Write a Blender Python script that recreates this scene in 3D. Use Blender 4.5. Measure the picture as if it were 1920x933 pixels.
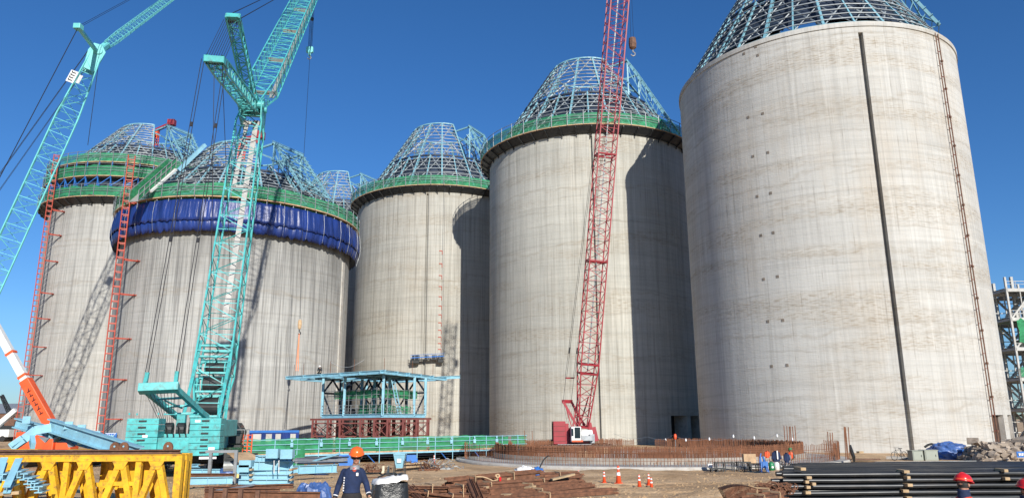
import bpy, bmesh, math, random
from mathutils import Vector, Matrix, noise as mnoise
from math import sin, cos, pi, radians as rad
random.seed(7)
SC = bpy.context.scene; COL = SC.collection
for o in list(bpy.data.objects): bpy.data.objects.remove(o)

# ------------------------------------------------------------------ camera
FPX = 1390.0; PITCH = rad(13.1); ROLL = rad(.336); EYE = 3.2
_R=Vector((1,0,0)); _U=Vector((0,-sin(PITCH),cos(PITCH))); _F=Vector((0,cos(PITCH),sin(PITCH)))
CR=_R*cos(ROLL)-_U*sin(ROLL); CU=_U*cos(ROLL)+_R*sin(ROLL)
camd=bpy.data.cameras.new('camera'); cam=bpy.data.objects.new('camera',camd); COL.objects.link(cam)
camd.sensor_width=36; camd.lens=36*FPX/1920; camd.clip_end=9000; camd.clip_start=.2
M_=Matrix((CR,CU,-_F)).transposed().to_4x4(); M_.translation=(0,0,EYE); cam.matrix_world=M_
SC.camera=cam

# ------------------------------------------------------------------ light
SUN_AZ=rad(160); SUN_EL=rad(23)         # compass angle from +Y towards +X
w=bpy.data.worlds.new('World'); SC.world=w; w.use_nodes=True
nt=w.node_tree; bg=nt.nodes['Background']; sky=nt.nodes.new('ShaderNodeTexSky')
sky.sky_type='NISHITA'; sky.sun_disc=False; sky.sun_elevation=SUN_EL; sky.sun_rotation=SUN_AZ
sky.air_density=1.0; sky.dust_density=.1; sky.ozone_density=3.0; sky.altitude=0
hs=nt.nodes.new('ShaderNodeHueSaturation'); hs.inputs['Saturation'].default_value=1.22
nt.links.new(sky.outputs[0],hs.inputs['Color']); mx=nt.nodes.new('ShaderNodeMix'); mx.data_type='RGBA'; mx.blend_type='MULTIPLY'; mx.inputs[0].default_value=1
nt.links.new(hs.outputs[0],mx.inputs[6]); mx.inputs[7].default_value=(.90,1.0,1.15,1)
tcw=nt.nodes.new('ShaderNodeTexCoord'); spw=nt.nodes.new('ShaderNodeSeparateXYZ'); nt.links.new(tcw.outputs['Generated'],spw.inputs[0])
crw=nt.nodes.new('ShaderNodeValToRGB'); nt.links.new(spw.outputs[2],crw.inputs[0])
for e_,(p_,c_) in zip((crw.color_ramp.elements[0],crw.color_ramp.elements[1],crw.color_ramp.elements.new(.12)),((.0,(.50,.66,.92,1)),(.45,(1,1,1,1)),(.12,(.72,.86,1.0,1)))): e_.position=p_; e_.color=c_
mw=nt.nodes.new('ShaderNodeMix'); mw.data_type='RGBA'; mw.blend_type='MULTIPLY'; mw.inputs[0].default_value=1
nt.links.new(mx.outputs[2],mw.inputs[6]); nt.links.new(crw.outputs[0],mw.inputs[7]); nt.links.new(mw.outputs[2],bg.inputs[0]); bg.inputs[1].default_value=.09
sl=bpy.data.lights.new('sun','SUN'); sl.energy=4.8; sl.angle=rad(.53); sl.color=(1,.945,.85)
so=bpy.data.objects.new('sun',sl); COL.objects.link(so)
sd=Vector((sin(SUN_AZ)*cos(SUN_EL),cos(SUN_AZ)*cos(SUN_EL),sin(SUN_EL)))
so.rotation_euler=sd.to_track_quat('Z','Y').to_euler(); so.location=(40,-40,60)
SC.view_settings.view_transform='Standard'; SC.view_settings.look='None'
SC.view_settings.exposure=.22; SC.view_settings.gamma=1; SC.view_settings.use_curve_mapping=False

# ------------------------------------------------------------------ helpers
def ray(u,v):
    a=(u-960)/FPX; b=(466.5-v)/FPX
    return CR*a+CU*b+_F
def W(u,v,y):
    "point seen at pixel (u,v) of the photo at distance y in front"
    d=ray(u,v); t=y/d.y; return Vector((d.x*t,y,EYE+d.z*t))
def G(u,v,z=0):
    "point at height z seen at pixel"
    d=ray(u,v); t=(z-EYE)/d.z; return Vector((d.x*t,d.y*t,z))
def hid(u,v,hd):
    d=ray(u,v); t=hd/math.hypot(d.x,d.y); return Vector((d.x*t,d.y*t,EYE+d.z*t))

def tag(o,label=None,cat=None,group=None,kind=None):
    if label: o['label']=label
    if cat: o['category']=cat
    if group: o['group']=group
    if kind: o['kind']=kind
    return o
def thing(name,label,cat,loc=(0,0,0),group=None,rz=0):
    o=bpy.data.objects.new(name,None); COL.objects.link(o); o.location=loc; o.rotation_euler.z=rz
    o.empty_display_size=.2
    return tag(o,label,cat,group)
def origin(o):
    v=Vector((0,0,0))
    while o is not None: v=v+Vector(o.location); o=o.parent
    return v
class MB:
    def __init__(s): s.v=[]; s.f=[]; s.uv=None
    def add(s,vs,fs):
        n=len(s.v); s.v+= [tuple(v) for v in vs]; s.f+= [tuple(i+n for i in f) for f in fs]; return s
    def box(s,c,size,rz=0,m=None):
        hx,hy,hz=size[0]/2,size[1]/2,size[2]/2; vs=[]
        for z in (-hz,hz):
            for x,y in ((-hx,-hy),(hx,-hy),(hx,hy),(-hx,hy)):
                p=Vector((x,y,z))
                if m is not None: p=m@p
                elif rz: p=Vector((x*cos(rz)-y*sin(rz),x*sin(rz)+y*cos(rz),z))
                vs.append(p+Vector(c))
        return s.add(vs,[(3,2,1,0),(4,5,6,7),(0,1,5,4),(1,2,6,5),(2,3,7,6),(3,0,4,7)])
    def bar(s,p,q,a,b=None,up=(0,0,1)):
        "rectangular beam from p to q, a wide (sideways), b high"
        b=b or a; p=Vector(p); q=Vector(q); d=(q-p)
        if d.length<1e-6: return s
        d.normalize(); up=Vector(up)
        if abs(d.dot(up))>.98: up=Vector((1,0,0)) if abs(d.x)<.9 else Vector((0,1,0))
        x=d.cross(up).normalized(); y=x.cross(d).normalized(); vs=[]
        for e in (p,q):
            for i,j in ((-1,-1),(1,-1),(1,1),(-1,1)): vs.append(e+x*(i*a/2)+y*(j*b/2))
        return s.add(vs,[(3,2,1,0),(4,5,6,7),(0,1,5,4),(1,2,6,5),(2,3,7,6),(3,0,4,7)])
    def ibeam(s,p,q,wd,h,t=.02,up=(0,0,1)):
        p=Vector(p); q=Vector(q); d=(q-p).normalized(); up=Vector(up)
        x=d.cross(up).normalized(); y=x.cross(d).normalized()
        s.bar(p+y*(h/2-t/2),q+y*(h/2-t/2),wd,t,up); s.bar(p-y*(h/2-t/2),q-y*(h/2-t/2),wd,t,up)
        return s.bar(p,q,t,h-2*t-.002,up)
    def tube(s,p,q,r,n=5,r2=None,cap=True):
        p=Vector(p); q=Vector(q); d=q-p
        if d.length<1e-6: return s
        d.normalize(); r2=r if r2 is None else r2
        u=d.orthogonal().normalized(); w_=d.cross(u)
        vs=[p+(u*cos(2*pi*i/n)+w_*sin(2*pi*i/n))*r for i in range(n)]+[q+(u*cos(2*pi*i/n)+w_*sin(2*pi*i/n))*r2 for i in range(n)]
        fs=[(i,(i+1)%n,n+(i+1)%n,n+i) for i in range(n)]
        if cap: fs+= [tuple(range(n-1,-1,-1)),tuple(range(n,2*n))]
        return s.add(vs,fs)
    def path(s,pts,r,n=5,closed=False):
        for a,b in zip(pts,pts[1:]+([pts[0]] if closed else [])): s.tube(a,b,r,n,cap=False)
        return s
    def lathe(s,prof,c=(0,0,0),n=24,cap=True,a0=0,a1=2*pi,wob=None):
        full=abs(a1-a0-2*pi)<1e-6; m=n if full else n+1; vs=[]; c=Vector(c)
        for r,z in prof:
            for i in range(m):
                a=a0+(a1-a0)*i/n; rr=r+(wob(a,z) if wob else 0)
                vs.append(c+Vector((rr*cos(a),rr*sin(a),z)))
        fs=[]
        for k in range(len(prof)-1):
            for i in range(n):
                j=(i+1)%m if full else i+1
                fs.append((k*m+i,k*m+j,(k+1)*m+j,(k+1)*m+i))
        if cap and full:
            fs.append(tuple(range(m-1,-1,-1))); fs.append(tuple((len(prof)-1)*m+i for i in range(m)))
        return s.add(vs,fs)
    def prism(s,pts,d):
        "pts: planar loop, extruded by vector d"
        n=len(pts); d=Vector(d); pts=[Vector(p) for p in pts]
        return s.add(pts+[p+d for p in pts],[tuple(range(n-1,-1,-1)),tuple(range(n,2*n))]+[(i,(i+1)%n,n+(i+1)%n,n+i) for i in range(n)])
    def build(s,name,m,parent=None,smooth=False,bevel=0,sub=0):
        me=bpy.data.meshes.new(name); og=origin(parent) if parent is not None else Vector((0,0,0))
        if parent is None and s.v:
            xs=[v[0] for v in s.v]; ys=[v[1] for v in s.v]; zs=[v[2] for v in s.v]
            og=Vector(((min(xs)+max(xs))/2,(min(ys)+max(ys))/2,min(zs)))
        me.from_pydata([Vector(v)-og for v in s.v],[],s.f); me.update()
        if s.uv:
            ul=me.uv_layers.new(name='UVMap')
            for l in me.loops: ul.data[l.index].uv=s.uv[l.vertex_index]
        o=bpy.data.objects.new(name,me); COL.objects.link(o)
        if m: me.materials.append(m)
        if parent is not None: o.parent=parent
        else: o.location=og
        if smooth:
            for p in me.polygons: p.use_smooth=True
        if bevel:
            b=o.modifiers.new('bevel','BEVEL'); b.width=bevel; b.segments=2; b.limit_method='ANGLE'
        if sub:
            b=o.modifiers.new('sub','SUBSURF'); b.levels=sub; b.render_levels=sub
        return o
def kids(o): return [c for c in bpy.data.objects if c.parent==o]
def copy_tree(o,parent=None,label=None):
    c=o.copy(); COL.objects.link(c)
    if parent is not None: c.parent=parent
    if label: c['label']=label
    for ch in kids(o): copy_tree(ch,c)
    return c
def rnd(a,b): return random.uniform(a,b)

# ------------------------------------------------------------------ materials
def new_mat(name):
    m=bpy.data.materials.new(name); m.use_nodes=True; return m,m.node_tree,m.node_tree.nodes['Principled BSDF']
def N(nt,t,**k):
    n=nt.nodes.new(t)
    for a,b in k.items():
        if a in n.inputs.keys(): n.inputs[a].default_value=b
        else: setattr(n,a,b)
    return n
def noise_n(nt,vec,scale,detail=4,rough=.55):
    n=nt.nodes.new('ShaderNodeTexNoise'); n.inputs['Scale'].default_value=scale
    n.inputs['Detail'].default_value=detail; n.inputs['Roughness'].default_value=rough
    if vec is not None: nt.links.new(vec,n.inputs['Vector'])
    return n.outputs['Fac']
def mapping(nt,vec,sc,loc=(0,0,0)):
    n=nt.nodes.new('ShaderNodeMapping'); n.inputs['Scale'].default_value=sc; n.inputs['Location'].default_value=loc
    nt.links.new(vec,n.inputs['Vector']); return n.outputs[0]
def ramp(nt,fac,stops):
    n=nt.nodes.new('ShaderNodeValToRGB'); cr=n.color_ramp
    while len(cr.elements)<len(stops): cr.elements.new(.5)
    for e,(p,c) in zip(cr.elements,stops):
        e.position=p; e.color=(c,c,c,1) if isinstance(c,(int,float)) else (*c,1)
    nt.links.new(fac,n.inputs[0]); return n.outputs[0]
def mix(nt,fac,a,b,mode='MIX'):
    n=nt.nodes.new('ShaderNodeMix'); n.data_type='RGBA'; n.blend_type=mode
    for sock,val in ((n.inputs[0],fac),(n.inputs[6],a),(n.inputs[7],b)):
        if isinstance(val,(int,float)): sock.default_value=val
        elif isinstance(val,(tuple,list)): sock.default_value=(*val[:3],1)
        else: nt.links.new(val,sock)
    return n.outputs[2]
def math_n(nt,op,a,b=0):
    n=nt.nodes.new('ShaderNodeMath'); n.operation=op
    for s_,v in ((n.inputs[0],a),(n.inputs[1],b)):
        if isinstance(v,(int,float)): s_.default_value=v
        else: nt.links.new(v,s_)
    return n.outputs[0]
def bump(nt,bs,h,strength=.3,dist=.05):
    b=nt.nodes.new('ShaderNodeBump'); b.inputs['Strength'].default_value=strength; b.inputs['Distance'].default_value=dist
    nt.links.new(h,b.inputs['Height']); nt.links.new(b.outputs[0],bs.inputs['Normal'])
def pmat(name,col,rough=.55,metal=0,var=.22,scale=1.5,dirt=None,damt=.35,bmp=0,bscale=8,stretch=(1,1,1)):
    m,nt,bs=new_mat(name); tc=nt.nodes.new('ShaderNodeTexCoord').outputs['Object']
    v=mapping(nt,tc,stretch)
    f=noise_n(nt,v,scale,5,.6)
    lo=tuple(c*(1-var) for c in col); hi=tuple(min(1,c*(1+var)) for c in col)
    c=ramp(nt,f,[(.3,lo),(.7,hi)])
    if dirt:
        g=ramp(nt,noise_n(nt,v,scale*2.7,6,.7),[(.5,0),(.68,damt)])
        c=mix(nt,g,c,dirt)
    nt.links.new(c,bs.inputs['Base Color']); bs.inputs['Roughness'].default_value=rough; bs.inputs['Metallic'].default_value=metal
    if bmp: bump(nt,bs,noise_n(nt,v,bscale,6,.6),bmp,.05)
    return m
def netmat(name,col,alpha=.3):
    m,nt,bs=new_mat(name); tc=nt.nodes.new('ShaderNodeTexCoord').outputs['Object']
    f=noise_n(nt,mapping(nt,tc,(1.2,1.2,2.5)),.9,5,.65)
    c=ramp(nt,f,[(.3,tuple(x*.6 for x in col)),(.7,tuple(min(1,x*1.5) for x in col))])
    nt.links.new(c,bs.inputs['Base Color']); bs.inputs['Roughness'].default_value=.8
    tr=nt.nodes.new('ShaderNodeBsdfTransparent'); tl=nt.nodes.new('ShaderNodeBsdfTranslucent'); nt.links.new(c,tl.inputs[0])
    m1=nt.nodes.new('ShaderNodeMixShader'); m1.inputs[0].default_value=.3
    nt.links.new(bs.outputs[0],m1.inputs[1]); nt.links.new(tl.outputs[0],m1.inputs[2])
    m2=nt.nodes.new('ShaderNodeMixShader'); nt.links.new(m1.outputs[0],m2.inputs[1]); nt.links.new(tr.outputs[0],m2.inputs[2])
    g=ramp(nt,noise_n(nt,tc,.45,5,.6),[(.35,alpha*.3),(.7,alpha*1.8)])
    nt.links.new(g,m2.inputs[0])
    nt.links.new(m2.outputs[0],nt.nodes['Material Output'].inputs[0]); return m

def concrete(name,base,streak=.35,dark=(.12,.12,.12),warm=.25,crack=.5,seed=0.0,topdark=0,H=46.5):
    "UV in metres round / up the wall"
    m,nt,bs=new_mat(name); uv=nt.nodes.new('ShaderNodeTexCoord').outputs['UV']
    L=(seed*13.1,seed*7.7,seed)
    big=noise_n(nt,mapping(nt,uv,(.05,.07,1),L),1,5,.6)
    c=ramp(nt,big,[(.3,tuple(x*.86 for x in base)),(.7,tuple(min(1,x*1.12) for x in base))])
    # warm stains
    st=ramp(nt,noise_n(nt,mapping(nt,uv,(.16,.05,1),L),1,5,.65),[(.5,0),(.75,warm)])
    c=mix(nt,st,c,(.47,.37,.25),'MIX')
    # brown laitance rims at the slipform lifts: rows of thin broken marks in bands
    bandm=ramp(nt,noise_n(nt,mapping(nt,uv,(.045,.30,1),L),1,3,.5),[(.5,0),(.62,1)])
    marks=ramp(nt,noise_n(nt,mapping(nt,uv,(1.1,7.5,1),L),1,3,.6),[(.50,0),(.62,1)])
    mk=math_n(nt,'MULTIPLY',bandm,marks); mk=math_n(nt,'MULTIPLY',mk,crack)
    c=mix(nt,math_n(nt,'MULTIPLY',bandm,crack*.35),c,(.40,.34,.25)); c=mix(nt,mk,c,(.27,.21,.14))
    # pale lift bands
    lb=ramp(nt,noise_n(nt,mapping(nt,uv,(.06,.85,1),L),1,3,.6),[(.55,0),(.72,.32)])
    c=mix(nt,lb,c,tuple(min(1,x*1.35) for x in base))
    # dark lift lines about every 1.2 m, broken up
    sp0=nt.nodes.new('ShaderNodeSeparateXYZ'); nt.links.new(uv,sp0.inputs[0])
    wob=math_n(nt,'MULTIPLY',noise_n(nt,mapping(nt,uv,(.5,.3,1),L),1,3,.6),.35)
    wob=math_n(nt,'ADD',wob,math_n(nt,'MULTIPLY',noise_n(nt,mapping(nt,uv,(.02,.12,1),L),1,3,.6),3.5))
    fz=math_n(nt,'FRACT',math_n(nt,'ADD',math_n(nt,'MULTIPLY',sp0.outputs[1],.62),wob)); lz=math_n(nt,'LESS_THAN',fz,.11)
    lm=ramp(nt,noise_n(nt,mapping(nt,uv,(.11,.5,1),(L[0]+9,L[1],2)),1,4,.6),[(.46,0),(.70,.42)])
    c=mix(nt,math_n(nt,'MULTIPLY',lz,lm),c,(.26,.23,.185))
    hb=ramp(nt,noise_n(nt,mapping(nt,uv,(.05,2.2,1),L),1,3,.65),[(.35,.30),(.5,0)]); c=mix(nt,hb,c,tuple(x*.62 for x in base))
    # vertical streaks, wide and fine
    s1=ramp(nt,noise_n(nt,mapping(nt,uv,(1.5,.035,1),L),1,4,.65),[(.35,1),(.52,0)])
    s2=ramp(nt,noise_n(nt,mapping(nt,uv,(4.4,.06,1),L),1,2,.6),[(.32,1),(.52,0)])
    s3=ramp(nt,noise_n(nt,mapping(nt,uv,(2.4,.06,1),(L[0]+40,3,1)),1,3,.6),[(.55,0),(.72,1)])
    c=mix(nt,math_n(nt,'MULTIPLY',s1,streak),c,dark)
    c=mix(nt,math_n(nt,'MULTIPLY',s2,streak*1.0),c,dark)
    c=mix(nt,math_n(nt,'MULTIPLY',s3,.28),c,tuple(min(1,x*1.4) for x in base))
    f9=math_n(nt,'FRACT',math_n(nt,'ADD',math_n(nt,'MULTIPLY',sp0.outputs[1],1/8.3),math_n(nt,'MULTIPLY',noise_n(nt,mapping(nt,uv,(.05,.09,1),L),1,4,.65),1.1)))
    b9=ramp(nt,f9,[(.0,0),(.03,.42)]); b9b=ramp(nt,f9,[(.05,1),(.10,0)]); b9=math_n(nt,'MULTIPLY',b9,b9b)
    n9=ramp(nt,noise_n(nt,mapping(nt,uv,(.9,3,1),L),1,3,.7),[(.38,.05),(.66,1)])
    c=mix(nt,math_n(nt,'MULTIPLY',b9,n9),c,(.27,.22,.155))
    # thin panel joints
    sep=nt.nodes.new('ShaderNodeSeparateXYZ'); nt.links.new(uv,sep.inputs[0])
    fr=math_n(nt,'FRACT',math_n(nt,'MULTIPLY',sep.outputs[0],1/1.15)); j=math_n(nt,'LESS_THAN',fr,.09)
    jn=ramp(nt,noise_n(nt,mapping(nt,uv,(.8,.35,1),L),1,3,.6),[(.5,0),(.68,.38)])
    c=mix(nt,math_n(nt,'MULTIPLY',j,jn),c,(.16,.13,.1))
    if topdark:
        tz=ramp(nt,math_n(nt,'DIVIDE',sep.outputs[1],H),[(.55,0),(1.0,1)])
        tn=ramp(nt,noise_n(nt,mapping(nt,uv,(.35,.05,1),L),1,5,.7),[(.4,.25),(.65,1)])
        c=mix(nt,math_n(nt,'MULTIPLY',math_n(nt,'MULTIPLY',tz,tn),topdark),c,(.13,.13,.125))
    nt.links.new(c,bs.inputs['Base Color']); bs.inputs['Roughness'].default_value=.9
    h=mix(nt,.5,marks,noise_n(nt,mapping(nt,uv,(1.2,1.2,1)),1.5,6,.65))
    bump(nt,bs,h,.35,.06)
    return m

M={}
M['steel_blue']=pmat('light blue steel paint',(.25,.50,.62),.5,0,.15,1.2,(.2,.17,.13),.3)
M['steel_dull']=pmat('grey galvanised purlin',(.21,.235,.25),.5,.2,.25,1.5)
M['roof_blue']=pmat('blue teal roof steel',(.19,.40,.48),.5,0,.18,1.2,(.16,.15,.13),.35)
M['purlin']=pmat('pale purlin steel',(.32,.36,.38),.5,0,.2,1.5)
M['scaf']=pmat('pale grey scaffold steel',(.44,.44,.42),.6,0,.2,1.5,(.25,.22,.18),.4)
M['steel_navy']=pmat('dark blue steel and roof shade',(.018,.03,.055),.6,0,.3,.6)  # steel colour, kept dark enough to pass for shade inside the roofs
M['teal']=pmat('teal crane paint',(.08,.45,.45),.42,0,.2,1.1,(.10,.13,.12),.7)
M['teal_pale']=pmat('pale teal crane paint',(.16,.56,.55),.45,0,.12,.8)
M['red']=pmat('crane red paint',(.31,.026,.036),.45,0,.18,.8,(.15,.05,.05),.3)
M['oxide']=pmat('red oxide primer',(.16,.038,.032),.6,0,.2,1.5)
M['orange']=pmat('orange paint',(.80,.11,.03),.45,0,.15,1.2)
M['orange_red']=pmat('hoist orange red',(.44,.075,.045),.55,0,.2,1.5)
M['yellow']=pmat('yellow steel paint',(.78,.43,.02),.5,0,.2,2.2,(.20,.12,.05),.8)
M['white']=pmat('white paint',(.75,.75,.73),.45,0,.08,1.5,(.4,.38,.33),.3)
M['rust']=pmat('rusty steel',(.17,.075,.04),.85,0,.45,5,(.06,.035,.025),.5,.3,20)
M['rust_rail']=pmat('weathered rusty rail',(.14,.07,.045),.8,0,.4,3,(.3,.2,.13),.4)
M['rebar']=pmat('rusted reinforcing bar',(.19,.078,.038),.85,0,.4,1.5)
M['rebar_grey']=pmat('grey reinforcing bar',(.20,.17,.15),.7,.3,.3,1.5)
M['dark']=pmat('dark machinery',(.035,.038,.04),.5,.2,.3,3)
M['pipe']=pmat('black steel pipe',(.028,.032,.037),.36,.3,.35,2.5,(.10,.09,.08),.35,0,8,(.3,1,1))
M['cable']=pmat('steel cable',(.03,.03,.035),.5,.3,.1,1)
M['galv']=pmat('galvanised steel',(.34,.36,.37),.45,.4,.25,2,(.2,.18,.15),.35)
M['wood']=pmat('raw timber',(.46,.33,.19),.8,0,.3,3,(.2,.13,.08),.4,.2,14,(1,1,4))
M['ply']=pmat('plywood edge',(.50,.34,.20),.8,0,.3,1.2,(.2,.1,.06),.4)
M['glass']=pmat('dark cab glass',(.02,.035,.045),.1,.2,.1,1)
M['rubber']=pmat('black rubber',(.025,.025,.025),.7,0,.2,3)
M['net']=netmat('green safety net',(.045,.33,.15),.28)
M['net_dense']=netmat('dense green safety net',(.04,.30,.13),.08)
M['blue_tarp']=pmat('blue tarpaulin',(.014,.036,.175),.36,0,.4,.9,None,.3,1.0,4.0,(1,1,.2))
M['tarp_mid']=pmat('faded blue tarpaulin',(.055,.12,.32),.4,0,.3,1.5,None,.3,.3,3)
M['blue_paint']=pmat('bright blue paint',(.03,.16,.50),.5,0,.2,2)
M['black_plastic']=pmat('black plastic sheet',(.02,.022,.024),.3,0,.3,2,(.09,.09,.09),.2,.6,6)
M['grey_box']=pmat('grey green cabinet paint',(.30,.33,.28),.55,0,.08,1.5)
M['walk']=pmat('aluminium walkway',(.36,.355,.34),.5,.2,.2,3)
M['conc_slab']=pmat('pale slab concrete',(.48,.46,.42),.9,0,.18,.6,(.25,.2,.14),.5,.2,6)
M['cone']=pmat('cone orange',(.85,.10,.03),.5,0,.1,4,(.25,.12,.07),.3)
M['skin']=pmat('skin',(.42,.21,.14),.55,0,.1,6)
M['navy']=pmat('navy fabric',(.012,.025,.075),.85,0,.3,5,None,.3,.3,12)
M['trouser']=pmat('dark grey fabric',(.022,.02,.022),.85,0,.3,5,None,.3,.3,12)
M['glove']=pmat('cream cotton glove',(.70,.62,.45),.9,0,.1,8)
M['yellow_rag']=pmat('yellow cloth',(.70,.58,.22),.9,0,.2,6)
M['green_paint']=pmat('green enamel',(.02,.22,.09),.4,0,.1,2)
M['reflect']=pmat('white reflective band',(.85,.85,.85),.35,0,.05,4)
M['red_hat']=pmat('red helmet plastic',(.62,.02,.025),.25,0,.08,4)
M['orange_hat']=pmat('orange helmet plastic',(.90,.14,.02),.25,0,.08,4)
M['rock']=pmat('broken concrete',(.36,.30,.24),.95,0,.35,1.6,(.2,.13,.08),.5,.5,7)
M['hair']=pmat('black hair',(.015,.013,.012),.7,0,.2,6)
M['rope']=pmat('tan webbing',(.55,.38,.22),.9,0,.2,5)
M['sling']=pmat('orange sling',(.85,.28,.12),.8,0,.1,5)
# ------------------------------------------------------------------ ground
def smooth(a,b,x):
    t=max(0,min(1,(x-a)/(b-a))); return t*t*(3-2*t)
def gz(x,y):
    z=0
    if y<30: z+=min(1.35,(30-y)*.062)*(1-.57*smooth(3,8,x))
    near=smooth(12,24,y)*(1-smooth(52,66,y))
    n=mnoise.fractal(Vector((x*.35,y*.35,0)),1.0,2.0,5)
    n2=mnoise.fractal(Vector((x*.09+5,y*.16,3)),1.0,2.0,3)
    z+=near*(n*.11+n2*.12)
    for rx_,ph in ((38.2,0),(39.9,.3),(34.6,1.1),(35.9,1.3)):
        d_=abs(y-(rx_+.9*sin(x*.16+ph))); z+=-.10*max(0,1-d_/.32)+.05*max(0,1-abs(d_-.5)/.25) if -10<x<22 else 0
    # soil heap right of the cones
    dx=(x-10.5)/4.5; dy=(y-33.2)/2.2; q=dx*dx+dy*dy
    if q<1: z+=(1-q)**2*.42+abs(mnoise.noise(Vector((x*1.3,y*1.3,4))))*.22*(1-q)
    return z
def axis(lo,hi,a,b,fine,g=1.25):
    xs=[]; x=a
    while x<b: xs.append(x); x+=fine
    xs.append(b); st=fine; x=b
    while x<hi: st*=g; x+=st; xs.append(min(x,hi))
    st=fine; x=a
    while x>lo: st*=g; x-=st; xs.insert(0,max(x,lo))
    return xs
gx=axis(-5000,5000,-24,30,.22); gy=axis(-600,7000,20,60,.22)
gm=MB(); nx=len(gx)
for y in gy:
    for x in gx: gm.v.append((x,y,gz(x,y)))
for j in range(len(gy)-1):
    for i in range(nx-1): a=j*nx+i; gm.f.append((a,a+1,a+nx+1,a+nx))
m,nt,bs=new_mat('sandy soil'); tc=nt.nodes.new('ShaderNodeTexCoord').outputs['Object']
f1=noise_n(nt,mapping(nt,tc,(.25,.3,1)),1,6,.65); f2=noise_n(nt,tc,1.3,8,.7); f3=noise_n(nt,tc,7,5,.7)
c=ramp(nt,f1,[(.35,(.38,.24,.125)),(.5,(.64,.42,.225)),(.68,(.76,.53,.31))])
c=mix(nt,ramp(nt,f2,[(.42,0),(.66,.75)]),c,(.42,.26,.135)); c=mix(nt,ramp(nt,f3,[(.5,0),(.75,.45)]),c,(.66,.51,.33))
trk=noise_n(nt,mapping(nt,tc,(.05,1.1,1),(3,1,0)),1,4,.6); c=mix(nt,ramp(nt,trk,[(.56,0),(.66,.45)]),c,(.70,.54,.35))
nt.links.new(c,bs.inputs['Base Color']); bs.inputs['Roughness'].default_value=.97
bump(nt,bs,mix(nt,.5,f2,f3),1.0,.2)
go=gm.build('ground',m,smooth=True); tag(go,kind='structure')

# ------------------------------------------------------------------ silos
R0=17.0; HS=46.5
def az_pt(azd,D): a=rad(azd); return Vector((D*sin(a),D*cos(a),0))
C6=az_pt(23.5,100.4); C5=az_pt(6.18,122.8); C4=az_pt(-5.72,151.8)
C3=C4+(C4-C5); C1=az_pt(-27.3,170.8); C2=az_pt(-20.6,123)

def silo_wall(root,c,H,mat,notches=(),doors=(),dd=2.2,sm='rubber'):
    """notches: (angle, width, depth); doors: (a0,a1,height). angles in world radians"""
    angs=set(round(2*pi*i/180,6) for i in range(180))
    for a,wd,dp in notches:
        h=wd/2/R0; angs={x for x in angs if abs((x-a+pi)%(2*pi)-pi)>h+.004}
        for q in (-h-.0005,-h,h,h+.0005): angs.add((a+q)%(2*pi))
    for a0,a1,h in doors:
        angs={x for x in angs if min(abs((x-a0+pi)%(2*pi)-pi),abs((x-a1+pi)%(2*pi)-pi))>.004}
        angs|={a0%(2*pi),a1%(2*pi)}
    angs=sorted(angs); n=len(angs)
    def rr(a,z):
        for b,wd,dp in notches:
            if abs((a-b+pi)%(2*pi)-pi)<=wd/2/R0+1e-6 and z<H-1.3: return R0-dp
        return R0
    hts=sorted({0.0,H-1.31,H-1.29,H-.55,H-.549,H}|{d[2] for d in doors}|{H*i/6 for i in range(1,6)})
    mb=MB(); mb.uv=[]
    for z in hts:
        for k in range(n+1):
            a=angs[k%n]; lip=.12 if z>=H-.5491 else 0
            r=rr(a,z)+lip; mb.v.append((c.x+r*cos(a),c.y+r*sin(a),z))
            mb.uv.append(((a if k<n else a+2*pi)*R0,z))
    for j in range(len(hts)-1):
        for k in range(n):
            a=angs[k]; b=angs[(k+1)%n]; mid=(a+((b-a)%(2*pi))/2)
            if any(((mid-d[0])%(2*pi))<((d[1]-d[0])%(2*pi)) and hts[j]<d[2]-.01 for d in doors): continue
            i=j*(n+1)+k; mb.f.append((i,i+1,i+n+2,i+n+1))
    # rim thickness and inner face
    b0=len(mb.v)
    for r,z in ((R0+.12,H),(R0-.55,H),(R0-.55,5.0)):
        for k in range(n+1):
            a=angs[k%n]; mb.v.append((c.x+r*cos(a),c.y+r*sin(a),z)); mb.uv.append((a*R0,z))
    for j in range(2):
        for k in range(n): i=b0+j*(n+1)+k; mb.f.append((i,i+1,i+n+2,i+n+1))
    o=mb.build('wall',mat,root)
    for d in doors:
        a0,a1,h=d; jm=MB()
        for a in (a0,a1):
            p=c+Vector((cos(a),sin(a),0))*(R0-.02); q=c+Vector((cos(a),sin(a),0))*(R0-dd)
            t=Vector((-sin(a),cos(a),0))*(.05 if a==a0 else -.05)*-1
            MB().bar(p+t+Vector((0,0,h/2)),q+t+Vector((0,0,h/2)),.1,h).build('door_jamb',M['conc_slab'],root)
        a=(a0+a1)/2; wd=(a1-a0)*R0+.6
        MB().box(c+Vector((cos(a),sin(a),0))*(R0-dd-.1)+Vector((0,0,h/2)),(.1,wd,h+.4),a).build('dark_door_back',M[sm],root)  # dark plate added to stand in for the unlit interior
    return o

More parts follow.
